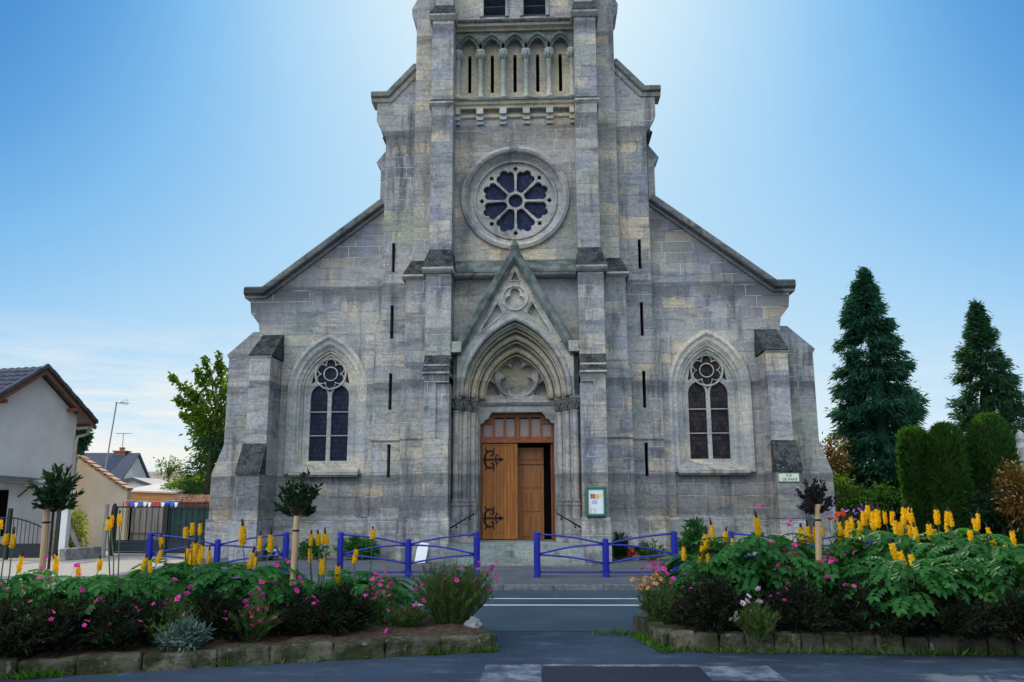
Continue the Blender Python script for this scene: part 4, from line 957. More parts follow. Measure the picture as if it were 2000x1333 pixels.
edging('stone_edging', [r1, r0, rc, r2], .30, .21, 'low mossy yellowish stone edging round the right flower bed', 9)
soil('soil', r0, r1, r2, rc, 6)
SZ = BZ+.17

# ------------------------------------------------------------------ planting
def bloom_spike(seed, fill, bud, fat):
    b = MB(); rs = random.Random(seed)
    b.lathe((0, 0, 0), [(.010, -.02), (.018*fat, .0), (.020*fat, .12), (.015, .19), (.008, .215)], 8)
    z = -.012; k = 0
    while z < .205:
        rad = (.024*(1-((z-.07)/.20)**2)+.003)*fat
        for j in range(7):
            if rs.random() > fill: continue
            a = 2*PI*j/7+k*.45+rs.uniform(-.2, .2); zz0 = z+rs.uniform(-.006, .006); c = Vector((rad*math.cos(a), rad*math.sin(a), zz0)); o = Vector((math.cos(a), math.sin(a), rs.uniform(-.3, .5))); s_ = Vector((-math.sin(a), math.cos(a), 0)); w = .014*(1-.4*max(0, z)/.2)*rs.uniform(.75, 1.25); L = rs.uniform(.012, .026)
            b.add([c-s_*w+Vector((0, 0, -w)), c+s_*w+Vector((0, 0, -w)), c+s_*w*.9+o*L*.6+Vector((0, 0, w)), c+o*L, c-s_*w*.9+o*L*.6+Vector((0, 0, w))], [(0, 1, 2, 3, 4)])
        z += .016; k += 1
    b.lathe((0, 0, .195), [(.015, 0), (.018, .02*bud), (.012, .05*bud), (.003, .085*bud)], 7, 1)
    for j in range(10):
        a = j*2.4; z = .198+.008*j*bud; b.lathe((.012*math.cos(a), .012*math.sin(a), z), [(.003, -.008), (.008, 0), (.003, .010)], 5, 1)
    me = b.mesh('flower_spike'); me.materials.append(M['yellow']); me.materials.append(M['bud']); return me
SPIKES = [bloom_spike(4, .93, 1.0, 1.0), bloom_spike(5, .8, 1.35, .9), bloom_spike(6, .97, .7, 1.15), bloom_spike(8, .66, 1.1, .85)]
def cassia(cx, cy, h, rad, n_leaf, label, spikes, seed, leafy=.057, llen=.45):
    r = random.Random(seed); t = thing('flowering_shrub', label, 'flowering shrub', (cx, cy, SZ), group='yellow spiked flowering shrubs')
    lf = LF(); st_ = MB()
    ns = 7
    for k in range(ns):
        a = 2*PI*k/ns+r.uniform(-.3, .3); q = r.uniform(.2, .75)*rad; st_.tube([(0, 0, -.05), (q*.5*math.cos(a), q*.5*math.sin(a), h*.45), (q*math.cos(a), q*math.sin(a), h*.85)], [.016, .012, .007], 5)
    for k in range(int(n_leaf*1.5)):
        a = r.uniform(0, 2*PI); zz_ = h*(r.uniform(.12, 1.0)**.8); q = rad*math.sqrt(r.uniform(.02, .8))*(1-.35*abs(zz_/h-.55))
        p = Vector((q*math.cos(a), q*math.sin(a), zz_)); el_ = r.uniform(.05, .7)
        d = Vector((math.cos(a+r.uniform(-.5, .5))*math.cos(el_), math.sin(a+r.uniform(-.5, .5))*math.cos(el_), math.sin(el_)))
        L = llen*r.uniform(.7, 1.2); npair = 7; pt_ = p.copy(); dd = d.copy()
        for i in range(npair+1):
            step = L/(npair+1); pt_ = pt_+dd*step; dd = (dd+Vector((0, 0, -.16))).normalized()
            sd_ = dd.cross(Vector((0, 0, 1))); sd_ = sd_.normalized() if sd_.length > 1e-4 else Vector((1, 0, 0)); up_ = sd_.cross(dd)
            ll = leafy*2.1*(1-.3*abs(i/npair-.5)); 
            for s_ in (-1, 1): lf.leaf(pt_, (sd_*s_+dd*.45-up_*.18), up_, ll, leafy*.95, .1, .1)
        lf.leaf(pt_, dd, up_, leafy*2, leafy, .1, .1)
    for (sx, sy, hh) in spikes:
        yy = cy+r.uniform(-.35, .45); q = P(sx, sy, yy); L = hh/CF*(yy+25.7)
        base = Vector((q.x-cx, yy-cy, q.z-SZ-L*.5)); foot = Vector((base.x*.45, base.y*.45, h*.45))
        st_.tube([foot, foot.lerp(base, .55)+Vector((r.uniform(-.03, .03), 0, .03)), base+Vector((0, 0, .02))], [.010, .008, .006], 5)
        o = bpy.data.objects.new('flower_spike', r.choice(SPIKES)); COL.objects.link(o); o.parent = t; o.location = base; k = L/.25
        wd = k*(1.0 if hh > 24 else 1.25); o.scale = (wd, wd, k); o.rotation_euler = (r.gauss(0, .09), r.gauss(0, .11), r.uniform(0, 6))
    obj('stem', st_, M['stalk'], t); lf.build('foliage', M['cassia'], t)
    return t
LS = [(475,1040,42),(507,1057,32),(529,1057,36),(376,1030,27),(391,1030,25),(363,1037,24),(317,1056,22),(377,1075,46),(392,1078,38),(364,1080,28),(408,1085,28),(310,1083,28),(280,1098,28),(295,1103,26),(488,1090,36),(500,1095,22),(153,1115,24),(195,1100,24),(217,1015,28),(234,1012,26),(212,1022,24),(110,1097,38),(12,1050,24),(25,1052,32),(38,1098,34),(2,1022,20),(608,1051,24),(607,1081,28),(622,1050,24),(631,1048,24),(639,1050,22),(630,1102,34),(660,1117,34),(692,1083,30),(728,1040,22),(650,1140,18)]
RS = [(1335,1077,28),(1365,1095,26),(1377,1058,46),(1370,1075,28),(1392,1035,32),(1383,1090,26),(1415,1048,32),(1480,1022,38),(1430,1058,18),(1555,1065,28),(1567,1042,36),(1579,1038,34),(1591,1040,32),(1606,1032,28),(1641,1029,28),(1653,1029,34),(1664,1019,28),(1678,1031,40),(1662,1052,28),(1643,1059,24),(1636,1067,26),(1687,1008,30),(1694,996,28),(1704,1011,40),(1713,1008,36),(1728,1007,26),(1742,1008,28),(1764,1003,34),(1772,1001,30),(1781,1011,30),(1749,1026,28),(1759,1029,28),(1768,1034,28),(1779,1036,30),(1790,1039,30),(1815,1034,30),(1823,1042,24),(1830,1006,30),(1848,1008,28),(1857,1010,30),(1851,1033,26),(1908,1014,30),(1906,1021,26),(1935,1039,26),(1978,1048,34),(1894,1042,22),(1898,1059,30),(1886,1079,30),(1911,1080,30),(1926,1063,26),(1946,1062,24),(1962,1068,22),(1995,1126,24),(1748,1072,34),(1764,1087,34),(1783,1093,32)]
SH = [ # px, Y, height, radius, leaves, label
 (15, -15.9, .72, .50, 60, 'yellow flowering shrub at the left picture edge below the black fence'),
 (150, -14.9, .55, .42, 36, 'sparse low yellow flowering shrub beside the left staked tree'),
 (250, -15.3, .66, .62, 92, 'broad yellow flowering shrub in front of the pale plaza and gate post'),
 (375, -14.7, .74, .62, 104, 'yellow flowering shrub with a dense cluster of spikes below the iron gate'),
 (495, -14.7, .72, .55, 90, 'yellow flowering shrub with three tall spikes left of the middle staked tree'),
 (625, -14.1, .56, .52, 76, 'yellow flowering shrub right of the middle staked tree, with thin tall stalks'),
 (715, -14.0, .50, .48, 66, 'low yellow flowering shrub in front of the left crossed barrier, one spike high'),
 (1395, -13.7, .78, .55, 92, 'yellow flowering shrub next to the kerb end of the right bed'),
 (1490, -14.0, 1.02, .60, 120, 'tall leafy yellow flowering shrub with one high spike under the right church window'),
 (1580, -14.1, .74, .48, 60, 'yellow flowering shrub just left of the right staked tree'),
 (1665, -13.6, .86, .48, 70, 'yellow flowering shrub crowded with spikes right of the right staked tree'),
 (1760, -13.8, 1.06, .66, 130, 'large yellow flowering shrub in front of the tall cypress'),
 (1765, -14.9, .80, .50, 80, 'yellow flowering shrub with three low spikes over big drooping leaves'),
 (1850, -14.1, 1.05, .62, 120, 'yellow flowering shrub in front of the two left clipped yews'),
 (1930, -14.5, .92, .62, 124, 'yellow flowering shrub in front of the tallest clipped yew'),
 (2000, -14.9, .84, .60, 100, 'yellow flowering shrub at the right picture edge'),
]
own = {i: [] for i in range(len(SH))}
for sp_ in LS+RS:
    best = min(range(len(SH)), key=lambda i: abs(SH[i][0]-sp_[0])+(220 if i == 12 and sp_[1] < 1066 else 0)+(0 if i != 11 or sp_[1] < 1066 else 200)); own[best].append(sp_)
for i, (px_, Y_, h_, r_, n_, lab) in enumerate(SH):
    cassia(P(px_, 1000, Y_).x, Y_, h_*1.06, r_*1.05, n_, lab, own[i], 100+i)

def mound(cx, cy, h, rad, n, label, blooms=(), seed=0, mat='bronze', petal='pink', group='dark bronze leaved shrubs'):
    "low twiggy shrub of tiny leaves, a few blossoms"
    r = random.Random(seed); t = thing('low_shrub', label, 'shrub', (cx, cy, SZ), group=group); lf = LF(); st_ = MB()
    q = []; D = []
    for k in range(70):
        a = r.uniform(0, 2*PI); e = r.uniform(.25, 1.45); d = Vector((math.cos(a)*math.cos(e), math.sin(a)*math.cos(e), math.sin(e)))
        L = r.uniform(.75, 1.1); tip = Vector((d.x*rad*L, d.y*rad*L, .04+d.z*h*L)); f = tip*.25; f.z = 0
        if k < 45: st_.tube([f, f.lerp(tip, .55)+Vector((0, 0, .05)), tip], [.006, .004, .002], 4)
        m = n//70
        for j in range(m):
            u = r.uniform(.25, 1.02); p = f.lerp(tip, u)+Vector((r.gauss(0, .03), r.gauss(0, .03), r.gauss(0, .025))); q.append(p[:]); D.append((d.x+r.gauss(0, .7), d.y+r.gauss(0, .7), d.z+r.gauss(0, .6)))
    lf.many(np.array(q), np.array(D), rng.uniform(.045, .095, len(q)), rng.uniform(.014, .026, len(q)))
    obj('stem', st_, M['twig'], t); lf.build('foliage', M[mat], t)
    for px_, py_ in list(blooms)+[(a_+r.gauss(0, 14), b_+r.gauss(0, 13)) for a_, b_ in blooms]:
        yy = cy+r.uniform(-rad*.8, rad*.2); v = P(px_, py_, yy); o = bpy.data.objects.new('blossom', BLOOM[petal]); COL.objects.link(o); o.parent = t
        o.location = (v.x-cx, yy-cy, v.z-SZ); o.rotation_euler = (r.uniform(-.9, .9), r.uniform(-.9, .9), r.uniform(0, 6)); k = r.uniform(.55, .95); o.scale = (k, k, k)
    return t
def bloom_mesh(m, n=5, rad=.032):
    lf = LF()
    for k in range(n):
        a = 2*PI*k/n; lf.leaf((0, 0, 0), (math.cos(a), math.sin(a), .35), (0, 0, 1), rad*1.25, rad*1.1, .1, .15)
    for k in range(3): lf.leaf((0, 0, 0), (.3*math.cos(2*k), .3*math.sin(2*k), 1), (1, 0, 0), rad*.8, rad*.5)
    me = bpy.data.meshes.new('blossom'); me.from_pydata(lf.V, [], lf.F); me.materials.append(m); return me
BLOOM = {k: bloom_mesh(M[k]) for k in ('pink', 'palepink', 'red', 'purple', 'orange', 'bluewhite')}
def wispy(cx, cy, h, rad, n, label, blooms, seed, petal='pink', mat='gaura', group='wispy plants with pink flowers', z=None, leafl=.07):
    "many thin upright stems with narrow leaves and single blossoms at their tips"
    r = random.Random(seed); t = thing('wispy_plant', label, 'flowering plant', (cx, cy, SZ if z is None else z), group=group); lf = LF(); st_ = MB(); q = []; D = []
    def stem(f, tip):
        mid = f.lerp(tip, .5)+Vector((0, 0, h*.06)); st_.tube([f, mid, tip], [.004, .003, .0015], 4)
        d = (tip-f).normalized(); L = (tip-f).length
        for j in range(int(13)):
            u = r.uniform(.02, .8)**.9; p = (f.lerp(mid, u*2) if u < .5 else mid.lerp(tip, u*2-1)); q.append(p[:]); D.append((d.x*.5+r.gauss(0, .5), d.y*.5+r.gauss(0, .5), .9))
    for k in range(n):
        a = r.uniform(0, 2*PI); w = rad*r.random()**.6; stem(Vector((w*.28*math.cos(a), w*.28*math.sin(a), 0)), Vector((w*math.cos(a), w*math.sin(a), h*r.uniform(.45, .95)*(1-.25*(w/rad)**2))))
    ob = []
    for px_, py_ in list(blooms)+[(a_+r.gauss(0, 9), b_+r.gauss(0, 9)) for a_, b_ in blooms]:
        yy = cy+r.uniform(-rad*.6, rad*.6); v = P(px_, py_, yy); tip = Vector((v.x-cx, yy-cy, v.z-(SZ if z is None else z)))
        stem(Vector((tip.x*.22, tip.y*.22, 0)), tip); ob.append(tip)
    lf.many(np.array(q), np.array(D), rng.uniform(leafl*.7, leafl*1.4, len(q)), rng.uniform(.012, .022, len(q)))
    obj('stem', st_, M['stalk'], t); lf.build('foliage', M[mat], t)
    for tip in ob:
        o = bpy.data.objects.new('blossom', BLOOM[petal]); COL.objects.link(o); o.parent = t; o.location = tip; o.rotation_euler = (r.uniform(-1, 1), r.uniform(-1, 1), r.uniform(0, 6)); k = r.uniform(.75, 1.15); o.scale = (k, k, k)
    return t
def px(x, Y): return P(x, 1000, Y).x
for x, Y, h, rd_, lab, bl in (
    (40, -16.6, .50, .55, 'dark bronze shrub at the left end of the left bed, behind the edging', [(15, 1150), (60, 1175), (100, 1210), (20, 1235), (75, 1130), (90, 1090)]),
    (165, -16.2, .48, .45, 'dark bronze shrub at the foot of the left staked tree', [(160, 1150), (175, 1190), (165, 1222), (200, 1165)]),
    (265, -16.05, .50, .55, 'wide dark bronze shrub under the big leaves, with scattered magenta blossoms', [(230, 1195), (265, 1188), (245, 1205), (215, 1220), (300, 1180), (272, 1217), (290, 1240), (255, 1168)]),
    (440, -15.5, .50, .52, 'dark bronze shrub in front of the middle staked tree, one bright blossom low down', [(472, 1187), (441, 1195), (470, 1203), (442, 1210), (493, 1187), (538, 1207), (497, 1228)]),
    (575, -15.1, .42, .42, 'dark bronze shrub right of the middle stake, thin enough to see the road through', [(568, 1190), (613, 1180), (600, 1170)]),
    (665, -15.0, .52, .48, 'dark bronze shrub between the middle staked tree and the grassy plant', [(695, 1165), (715, 1163), (735, 1160), (648, 1208), (757, 1193), (750, 1212), (730, 1170)]),
    (1375, -14.85, .66, .52, 'dark bronze shrub behind the left end of the right edging', [(1350, 1150), (1362, 1182), (1388, 1180), (1395, 1162), (1310, 1140), (1342, 1175)]),
    (1545, -15.0, .56, .46, 'reddish dark shrub in the right bed between the white flowered plant and the stake', [(1520, 1160), (1532, 1173), (1558, 1155), (1575, 1145), (1535, 1150)]),
    (1690, -15.1, .62, .62, 'broad dark bronze shrub right of the right staked tree, under drooping leaves', [(1615, 1128), (1650, 1143), (1636, 1096), (1668, 1080)]),
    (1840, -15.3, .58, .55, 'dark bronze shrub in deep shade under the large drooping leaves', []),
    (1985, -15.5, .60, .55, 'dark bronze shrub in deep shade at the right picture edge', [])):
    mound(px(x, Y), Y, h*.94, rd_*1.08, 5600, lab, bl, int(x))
wispy(px(885, -14.2), -14.2, .98, .64, 420, 'grassy plant with pink blossoms on wispy stems at the right end of the left bed', [(823, 1140), (850, 1142), (870, 1145), (890, 1130), (895, 1112), (912, 1128), (922, 1112), (935, 1100), (950, 1118), (968, 1125), (972, 1136), (940, 1140), (955, 1155), (905, 1160), (930, 1180), (938, 1186), (880, 1165), (860, 1155), (920, 1145), (962, 1108)], 1)
wispy(px(745, -14.5), -14.5, .58, .32, 70, 'wispy plant with magenta spires left of the grassy plant', [(727, 1132), (735, 1125), (745, 1135), (742, 1128), (752, 1120), (730, 1148), (738, 1158), (757, 1127), (765, 1140)], 2)
wispy(px(540, -15.1), -15.1, .55, .34, 60, 'wispy plant with pink dots twined round the middle stake', [(530, 1130), (548, 1150), (520, 1125), (540, 1105), (557, 1095), (575, 1140), (585, 1128), (536, 1140)], 3)
wispy(px(1290, -14.35), -14.35, .58, .38, 200, 'airy plant with orange seed heads leaning over the end of the right bed', [(1240, 1140), (1246, 1147), (1252, 1135), (1258, 1143), (1262, 1128), (1268, 1138), (1275, 1130), (1282, 1125), (1272, 1146), (1290, 1132), (1250, 1152), (1265, 1150), (1280, 1141), (1296, 1140), (1244, 1133)], 4, 'orange')
wispy(px(1315, -14.1), -14.1, .60, .30, 60, 'wispy plant with magenta spires behind the orange seed heads', [(1268, 1108), (1278, 1098), (1280, 1104), (1290, 1102), (1297, 1112), (1285, 1115), (1302, 1120), (1310, 1130), (1276, 1106)], 5)
wispy(px(1468, -15.35), -15.35, .42, .30, 90, 'bushy plant with pale pink and white flowers just behind the right edging', [(1462, 1165), (1450, 1178), (1455, 1180), (1480, 1175), (1485, 1176), (1470, 1200), (1476, 1205), (1425, 1213), (1433, 1210), (1463, 1220), (1485, 1232), (1490, 1198), (1440, 1211)], 6, 'palepink', leafl=.09)
wispy(px(1555, -14.6), -14.6, .75, .40, 60, 'wispy plant with pink dots left of the right stake', [(1500, 1015), (1490, 990), (1545, 1018), (1560, 1080), (1500, 1065), (1530, 1075), (1550, 1085), (1520, 1100), (1575, 1095), (1540, 1110), (1600, 1100), (1610, 1095), (1625, 1097)], 7)
wispy(px(80, -15.6), -15.6, .7, .4, 70, 'wispy plant with magenta flowers behind the left staked tree', [(83, 1112), (150, 1105), (100, 1130), (130, 1170), (60, 1190), (55, 1180), (160, 1180), (120, 1150), (90, 1145)], 8)
t = mound(px(375, -16.2), -16.2, .26, .28, 1400, 'small silver leaved mound right behind the left edging', (), 31, 'silver', group='silver mound')
wispy(px(800, -14.6), -14.6, .34, .30, 150, 'low green tuft on the bare soil left of the grassy plant', [(783, 1190), (800, 1196), (812, 1182)], 9)
wispy(px(340, -15.9), -15.9, .55, .45, 130, 'wispy plant with magenta dots between the big leaves and the silver mound', [(322, 1180), (335, 1195), (347, 1170), (310, 1150), (355, 1205), (365, 1160), (330, 1140), (300, 1205)], 10)
wispy(px(500, -15.6), -15.6, .50, .40, 120, 'wispy plant with magenta dots below the three tall spikes', [(505, 1150), (515, 1170), (490, 1160), (520, 1190), (480, 1175), (508, 1215)], 12)
b = MB(); v = P(920, 1222, -14.9)
bm_ = [(.0, .0), (.10, .02), (.13, .07), (.09, .13), (.02, .15)]; b.lathe((0, 0, 0), bm_, 9)
o = obj('rock', b, M['concrete'], smooth=True, loc=(px(925, -14.6), -14.6, SZ-.03)); m_ = o.modifiers.new('s', 'SUBSURF'); m_.levels = m_.render_levels = 2; tx = bpy.data.textures.new('rocky', 'CLOUDS'); tx.noise_scale = .07; m_ = o.modifiers.new('d', 'DISPLACE'); m_.texture = tx; m_.strength = .09; tag(o, 'rough grey stone lying at the end of the left bed', 'rock')

# kerb weeds: nobody could count them
lf = LF(); q = []; D = []
def weeds(A, B_, n, sp, hh):
    for k in range(n):
        c_ = math.floor(random.random()*14)/14; u = min(1, max(0, c_+random.gauss(0, .018)*(1+2*random.random()))) if random.random() < .8 else random.random(); p = A.lerp(B_, u); q.append((p.x+random.gauss(0, sp), p.y+random.gauss(0, sp*.5), BZ)); D.append((random.gauss(0, .6), random.gauss(0, .6), random.uniform(.4, 1.3)*hh))
weeds(Vector(Gb(1250, 1245)), Vector(Gb(1300, 1276)), 260, .06, 1); weeds(Vector(Gb(1300, 1274)), Vector(Gb(2000, 1282)), 250, .05, .7)
weeds(Vector(Gb(830, 1280)), Vector(Gb(985, 1272)), 130, .05, .8); weeds(Vector(Gb(20, 1326)), Vector(Gb(120, 1322)), 140, .07, .9); weeds(Vector(Gb(120, 1320)), Vector(Gb(830, 1280)), 90, .05, .6); weeds(Vector(Gb(1170, 1240)), Vector(Gb(1240, 1240)), 60, .1, .5)
lf.many(np.array(q), np.array(D), rng.uniform(.05, .14, len(q)), rng.uniform(.012, .03, len(q))); o = lf.build('weeds', M['weed']); tag(o, 'green weeds along the foot of the bed edging', 'weeds', kind='stuff')

# ------------------------------------------------------------------ staked standard trees
def standard(x, Y, pytop, pybot, rad_px, mat, lab, label_stake, stake, seed, n=900, leafL=.10, pyfoot=None):
    n = int(n*1.15); r = random.Random(seed); c = P(x, (pytop+pybot)/2, Y); R0 = rad_px/CF*(Y+25.7); H = (P(x, pytop, Y).z-P(x, pybot, Y).z)
    t = thing('staked_tree', lab, 'tree', (c.x, Y, SZ), group='small staked trees'); b = MB(); zb = P(x, pybot, Y).z-SZ
    b.tube([(0, 0, -.1), (.01, 0, zb*.5), (0, 0, zb+.02)], [.022, .018, .016], 7); obj('trunk', b, M['bark'], t)
    lf = LF(); q = []; D = []; st_ = MB(); cz = c.z-SZ
    for k in range(46):
        a = r.uniform(0, 2*PI); e = r.uniform(-.35, 1.45); d = Vector((math.cos(a)*math.cos(e), math.sin(a)*math.cos(e), math.sin(e)))
        tip = Vector((d.x*R0, d.y*R0, zb+H*.35+d.z*H*.62))*1.0; tip = Vector((0, 0, zb+.05)).lerp(tip, r.uniform(.7, 1.22)); f = Vector((0, 0, zb))
        st_.tube([f, f.lerp(tip, .5)+Vector((d.x*.03, d.y*.03, -.01)), tip], [.008, .005, .002], 4)
        m = n//46; dr2 = (tip-f).normalized()
        for j in range(m):
            u = r.uniform(.3, 1.0); p = f.lerp(tip, u); q.append(p[:]); D.append((dr2.x+r.gauss(0, .55), dr2.y+r.gauss(0, .55), dr2.z+r.gauss(0, .45)))
    lf.many(np.array(q), np.array(D), rng.uniform(leafL*.6, leafL*1.1, len(q)), rng.uniform(.028, .045, len(q)))
    obj('branch', st_, M['bark'], t); lf.build('crown', M[mat], t)
    (sx0, sy0), (sx1, sy1) = stake; yk = Y-.06; a, e = P(sx0, sy0, yk), P(sx1, sy1, yk); d = (e-a).normalized(); e = a+d*((a.z-SZ+.15)/max(.01, -d.z))
    b = MB(); b.tube([a, e], .040, 9); o = obj('stake', b, M['stake']); tag(o, label_stake, 'stake', group='wooden tree stakes')
    b = MB()
    for u in (.12, .62):
        p = a.lerp(e, u); b.lathe((p.x, p.y, p.z), [(.043, -.012), (.046, 0), (.043, .012)], 9); b.tube([(p.x, p.y+.03, p.z), (c.x, Y+.02, p.z)], .008, 5)
    o2 = obj('tie', b, M['iron'], t); o2.location = (-c.x, -Y, -SZ)
standard(108, -15.2, 922, 1000, 41, 'standard', 'small dark round headed tree in front of the white house', 'leaning wooden stake of the tree in front of the white house', ((92, 988), (78, 1170)), 1, 760, .12)
standard(583, -14.6, 925, 1012, 38, 'standard', 'small dark round headed tree under the left church window', 'pale wooden stake of the tree under the left church window', ((580, 1008), (571, 1150)), 2, 700, .095)
standard(1594, -14.4, 940, 1006, 38, 'purpleleaf', 'small purplish round headed tree in front of the right corner buttress', 'yellowish wooden stake in front of the right corner buttress', ((1597, 985), (1600, 1150)), 3, 560, .075)

# plants at the foot of the church wall
def base_plant(x, Y, h, rd_, n, lab, mat, blooms, seed, petal='red', leafL=.16, wd=.05):
    r = random.Random(seed); t = thing('wall_plant', lab, 'plant', (px(x, Y), Y, 0.0), group='plants at the foot of the church'); lf = LF(); q = []; D = []; st_ = MB()
    for k in range(30):
        a = r.uniform(0, 2*PI); e = r.uniform(.3, 1.4); d = Vector((math.cos(a)*math.cos(e), math.sin(a)*math.cos(e)*.6, math.sin(e))); tip = Vector((d.x*rd_, d.y*rd_, d.z*h)); st_.tube([(0, 0, 0), tip*.5+Vector((0, 0, .06)), tip], [.008, .006, .002], 4)
        for j in range(n//30): u = r.uniform(.25, 1); q.append((tip*u)[:]); D.append((d.x+r.gauss(0, .6), d.y+r.gauss(0, .6), d.z*.5+r.gauss(0, .5)))
    lf.many(np.array(q), np.array(D), rng.uniform(leafL*.6, leafL*1.2, len(q)), rng.uniform(wd*.6, wd*1.2, len(q)), .3); obj('stem', st_, M['stalk'], t); lf.build('foliage', M[mat], t)
    for px_, py_ in blooms:
        v = P(px_, py_, Y-rd_*.4); o = bpy.data.objects.new('blossom', BLOOM[petal]); COL.objects.link(o); o.parent = t; o.location = (v.x-t.location.x, -rd_*.4, v.z); k = r.uniform(1.4, 2.2); o.scale = (k, k, k); o.rotation_euler = (r.uniform(.5, 1.5), 0, r.uniform(0, 6))
base_plant(610, -.6, .55, .60, 500, 'low fern at the church wall behind the middle staked tree', 'cassia', (), 1)
base_plant(520, -.9, .45, .55, 360, 'white flowered plant at the church wall left of the middle staked tree', 'weed', [(522, 1072), (530, 1080), (535, 1076), (540, 1084), (526, 1085), (545, 1074)], 2, 'bluewhite')
base_plant(700, -.7, .62, .70, 600, 'spreading fern at the church wall behind the left crossed barrier', 'cassia', (), 3, leafL=.22)
base_plant(1212, -1.2, .75, .45, 420, 'dark bush with red flowers against the wall right of the notice board', 'standard', [(1228, 1080), (1234, 1076), (1240, 1081), (1232, 1085), (1237, 1088), (1226, 1086)], 4)
base_plant(1268, -1.1, .50, .50, 320, 'low yellow green plant at the wall behind the right crossed barrier', 'weed', (), 5)
base_plant(1357, -.7, 1.10, .50, 700, 'tall dark leafy bush at the wall below the right church window', 'cassia', (), 6, leafL=.24, wd=.07)
base_plant(1405, -.6, .55, .45, 360, 'dark low bush at the wall right of the tall leafy bush', 'standard', (), 7)

# ------------------------------------------------------------------ trees on the right
def conifer(x, Y, pyb, pyt, halfw_px, mat, lab, seed, n=5200, lean=0.0, prof=None, L=.55, group=None, droop=.55, core=True):
    r = np.random.default_rng(seed); b0 = P(x, pyb, Y); H = P(x, pyt, Y).z; W_ = halfw_px/CF*(Y+25.7); t = thing('conifer', lab, 'conifer', (b0.x, Y, 0.0), group=group)
    b = MB(); b.tube([(0, 0, 0), (0, 0, H*.5), (lean, 0, H*.97)], [.28, .17, .02], 9); obj('trunk', b, M['bark'], t)
    lf = LF(); u = r.random(n)**.8; u = np.where(r.random(n) < .12, .75+.25*r.random(n), u)
    nb_ = 260; bu = np.sort(r.random(nb_)**.85); ba = r.random(nb_)*2*PI; bs = r.uniform(.66, 1.20, nb_)
    k = r.integers(0, nb_, n); u = bu[k]; rad = np.array([prof(q) for q in u])*W_*bs[k]
    s_ = r.uniform(.10, 1.0, n)**.55
    a = ba[k]+r.normal(0, .16, n)*(1.3-s_*.4); z = H*(.015+.97*u)-s_*rad*.28*droop+r.normal(0, .07, n)
    p = np.stack([np.cos(a)*rad*s_+lean*u, np.sin(a)*rad*s_, z], 1); d = np.stack([np.cos(a), np.sin(a), -droop+r.normal(0, .25, n)], 1)
    for j in range(9):
        dd = d+r.normal(0, .38, d.shape); ln = r.uniform(.40, 1.0, n)*L
        lf.tri(p+r.normal(0, .09, p.shape), dd, ln*(.65+.35*(1-u)), ln*.16)
    lf.build('crown', M[mat], t)
    if not core: return t
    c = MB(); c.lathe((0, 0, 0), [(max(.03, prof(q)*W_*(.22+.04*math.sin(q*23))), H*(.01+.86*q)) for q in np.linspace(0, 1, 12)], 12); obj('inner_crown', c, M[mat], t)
    return t
pf = lambda u: (.62+.38*min(1, u/.35) if u < .35 else 1.0-.30*((u-.35)/.3) if u < .65 else .70*(1-((u-.65)/.35)**1.15)+.02)
pf1 = lambda u: max(.03, 1-u**3.6)
conifer(1738, 9.0, 1010, 522, 77, 'cypress', 'tall dark cypress standing right of the church, the highest tree', 11, 9500, -.30, pf1, .40, 'conifers right of the church')
conifer(1952, 8.0, 1010, 592, 74, 'conifer2', 'second tall conifer rising behind the largest clipped yew at the right edge', 12, 6200, .0, lambda u: max(.03, 1-u**2.7), .34, 'conifers right of the church', .3)
def topiary(x, Y, pyt, halfw_px, lab, seed, top_r=.7, light=False):
    r = np.random.default_rng(seed); b0 = P(x, 1000, Y); H = P(x, pyt, Y).z; W_ = halfw_px/CF*(Y+25.7); t = thing('clipped_yew', lab, 'topiary', (b0.x, Y, 0.0), group='clipped yew columns')
    b = MB(); b.tube([(0, 0, 0), (0, 0, .4)], .12, 8); obj('trunk', b, M['bark'], t)
    pr = lambda u: (1.0-.10*u) if u < top_r else (1.0-.10*top_r)*math.sqrt(max(0.0, 1-((u-top_r)/(1-top_r))**2.2))
    n = 9000; u = r.random(n); a = r.random(n)*2*PI; rad = np.array([pr(q) for q in u])*W_*(.90+.07*np.sin(a*5+u*9))*np.where(r.random(n) < .15, r.uniform(1.0, 1.12, n), r.uniform(.84, 1.02, n)); z = .15+u*(H-.15)
    p = np.stack([np.cos(a)*rad, np.sin(a)*rad, z], 1); d = np.stack([np.cos(a)*.7, np.sin(a)*.7, np.full(n, .55)+u*.5], 1)+r.normal(0, .35, (n, 3)); lf = LF(); lf.tri(p, d, r.uniform(.12, .26, n), .045)
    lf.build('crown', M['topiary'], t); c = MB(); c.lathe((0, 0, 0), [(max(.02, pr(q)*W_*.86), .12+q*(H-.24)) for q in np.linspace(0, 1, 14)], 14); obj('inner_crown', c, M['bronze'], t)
topiary(1796, 3.0, 842, 27, 'slim clipped yew with a sunlit edge, next to the cypress', 1, .90)
topiary(1860, 2.4, 832, 34, 'middle clipped yew with a flat dark face', 2, .80)
topiary(1948, 3.4, 814, 46, 'broadest clipped yew, rounded top with sunlit rim, near the right edge', 3, .62)
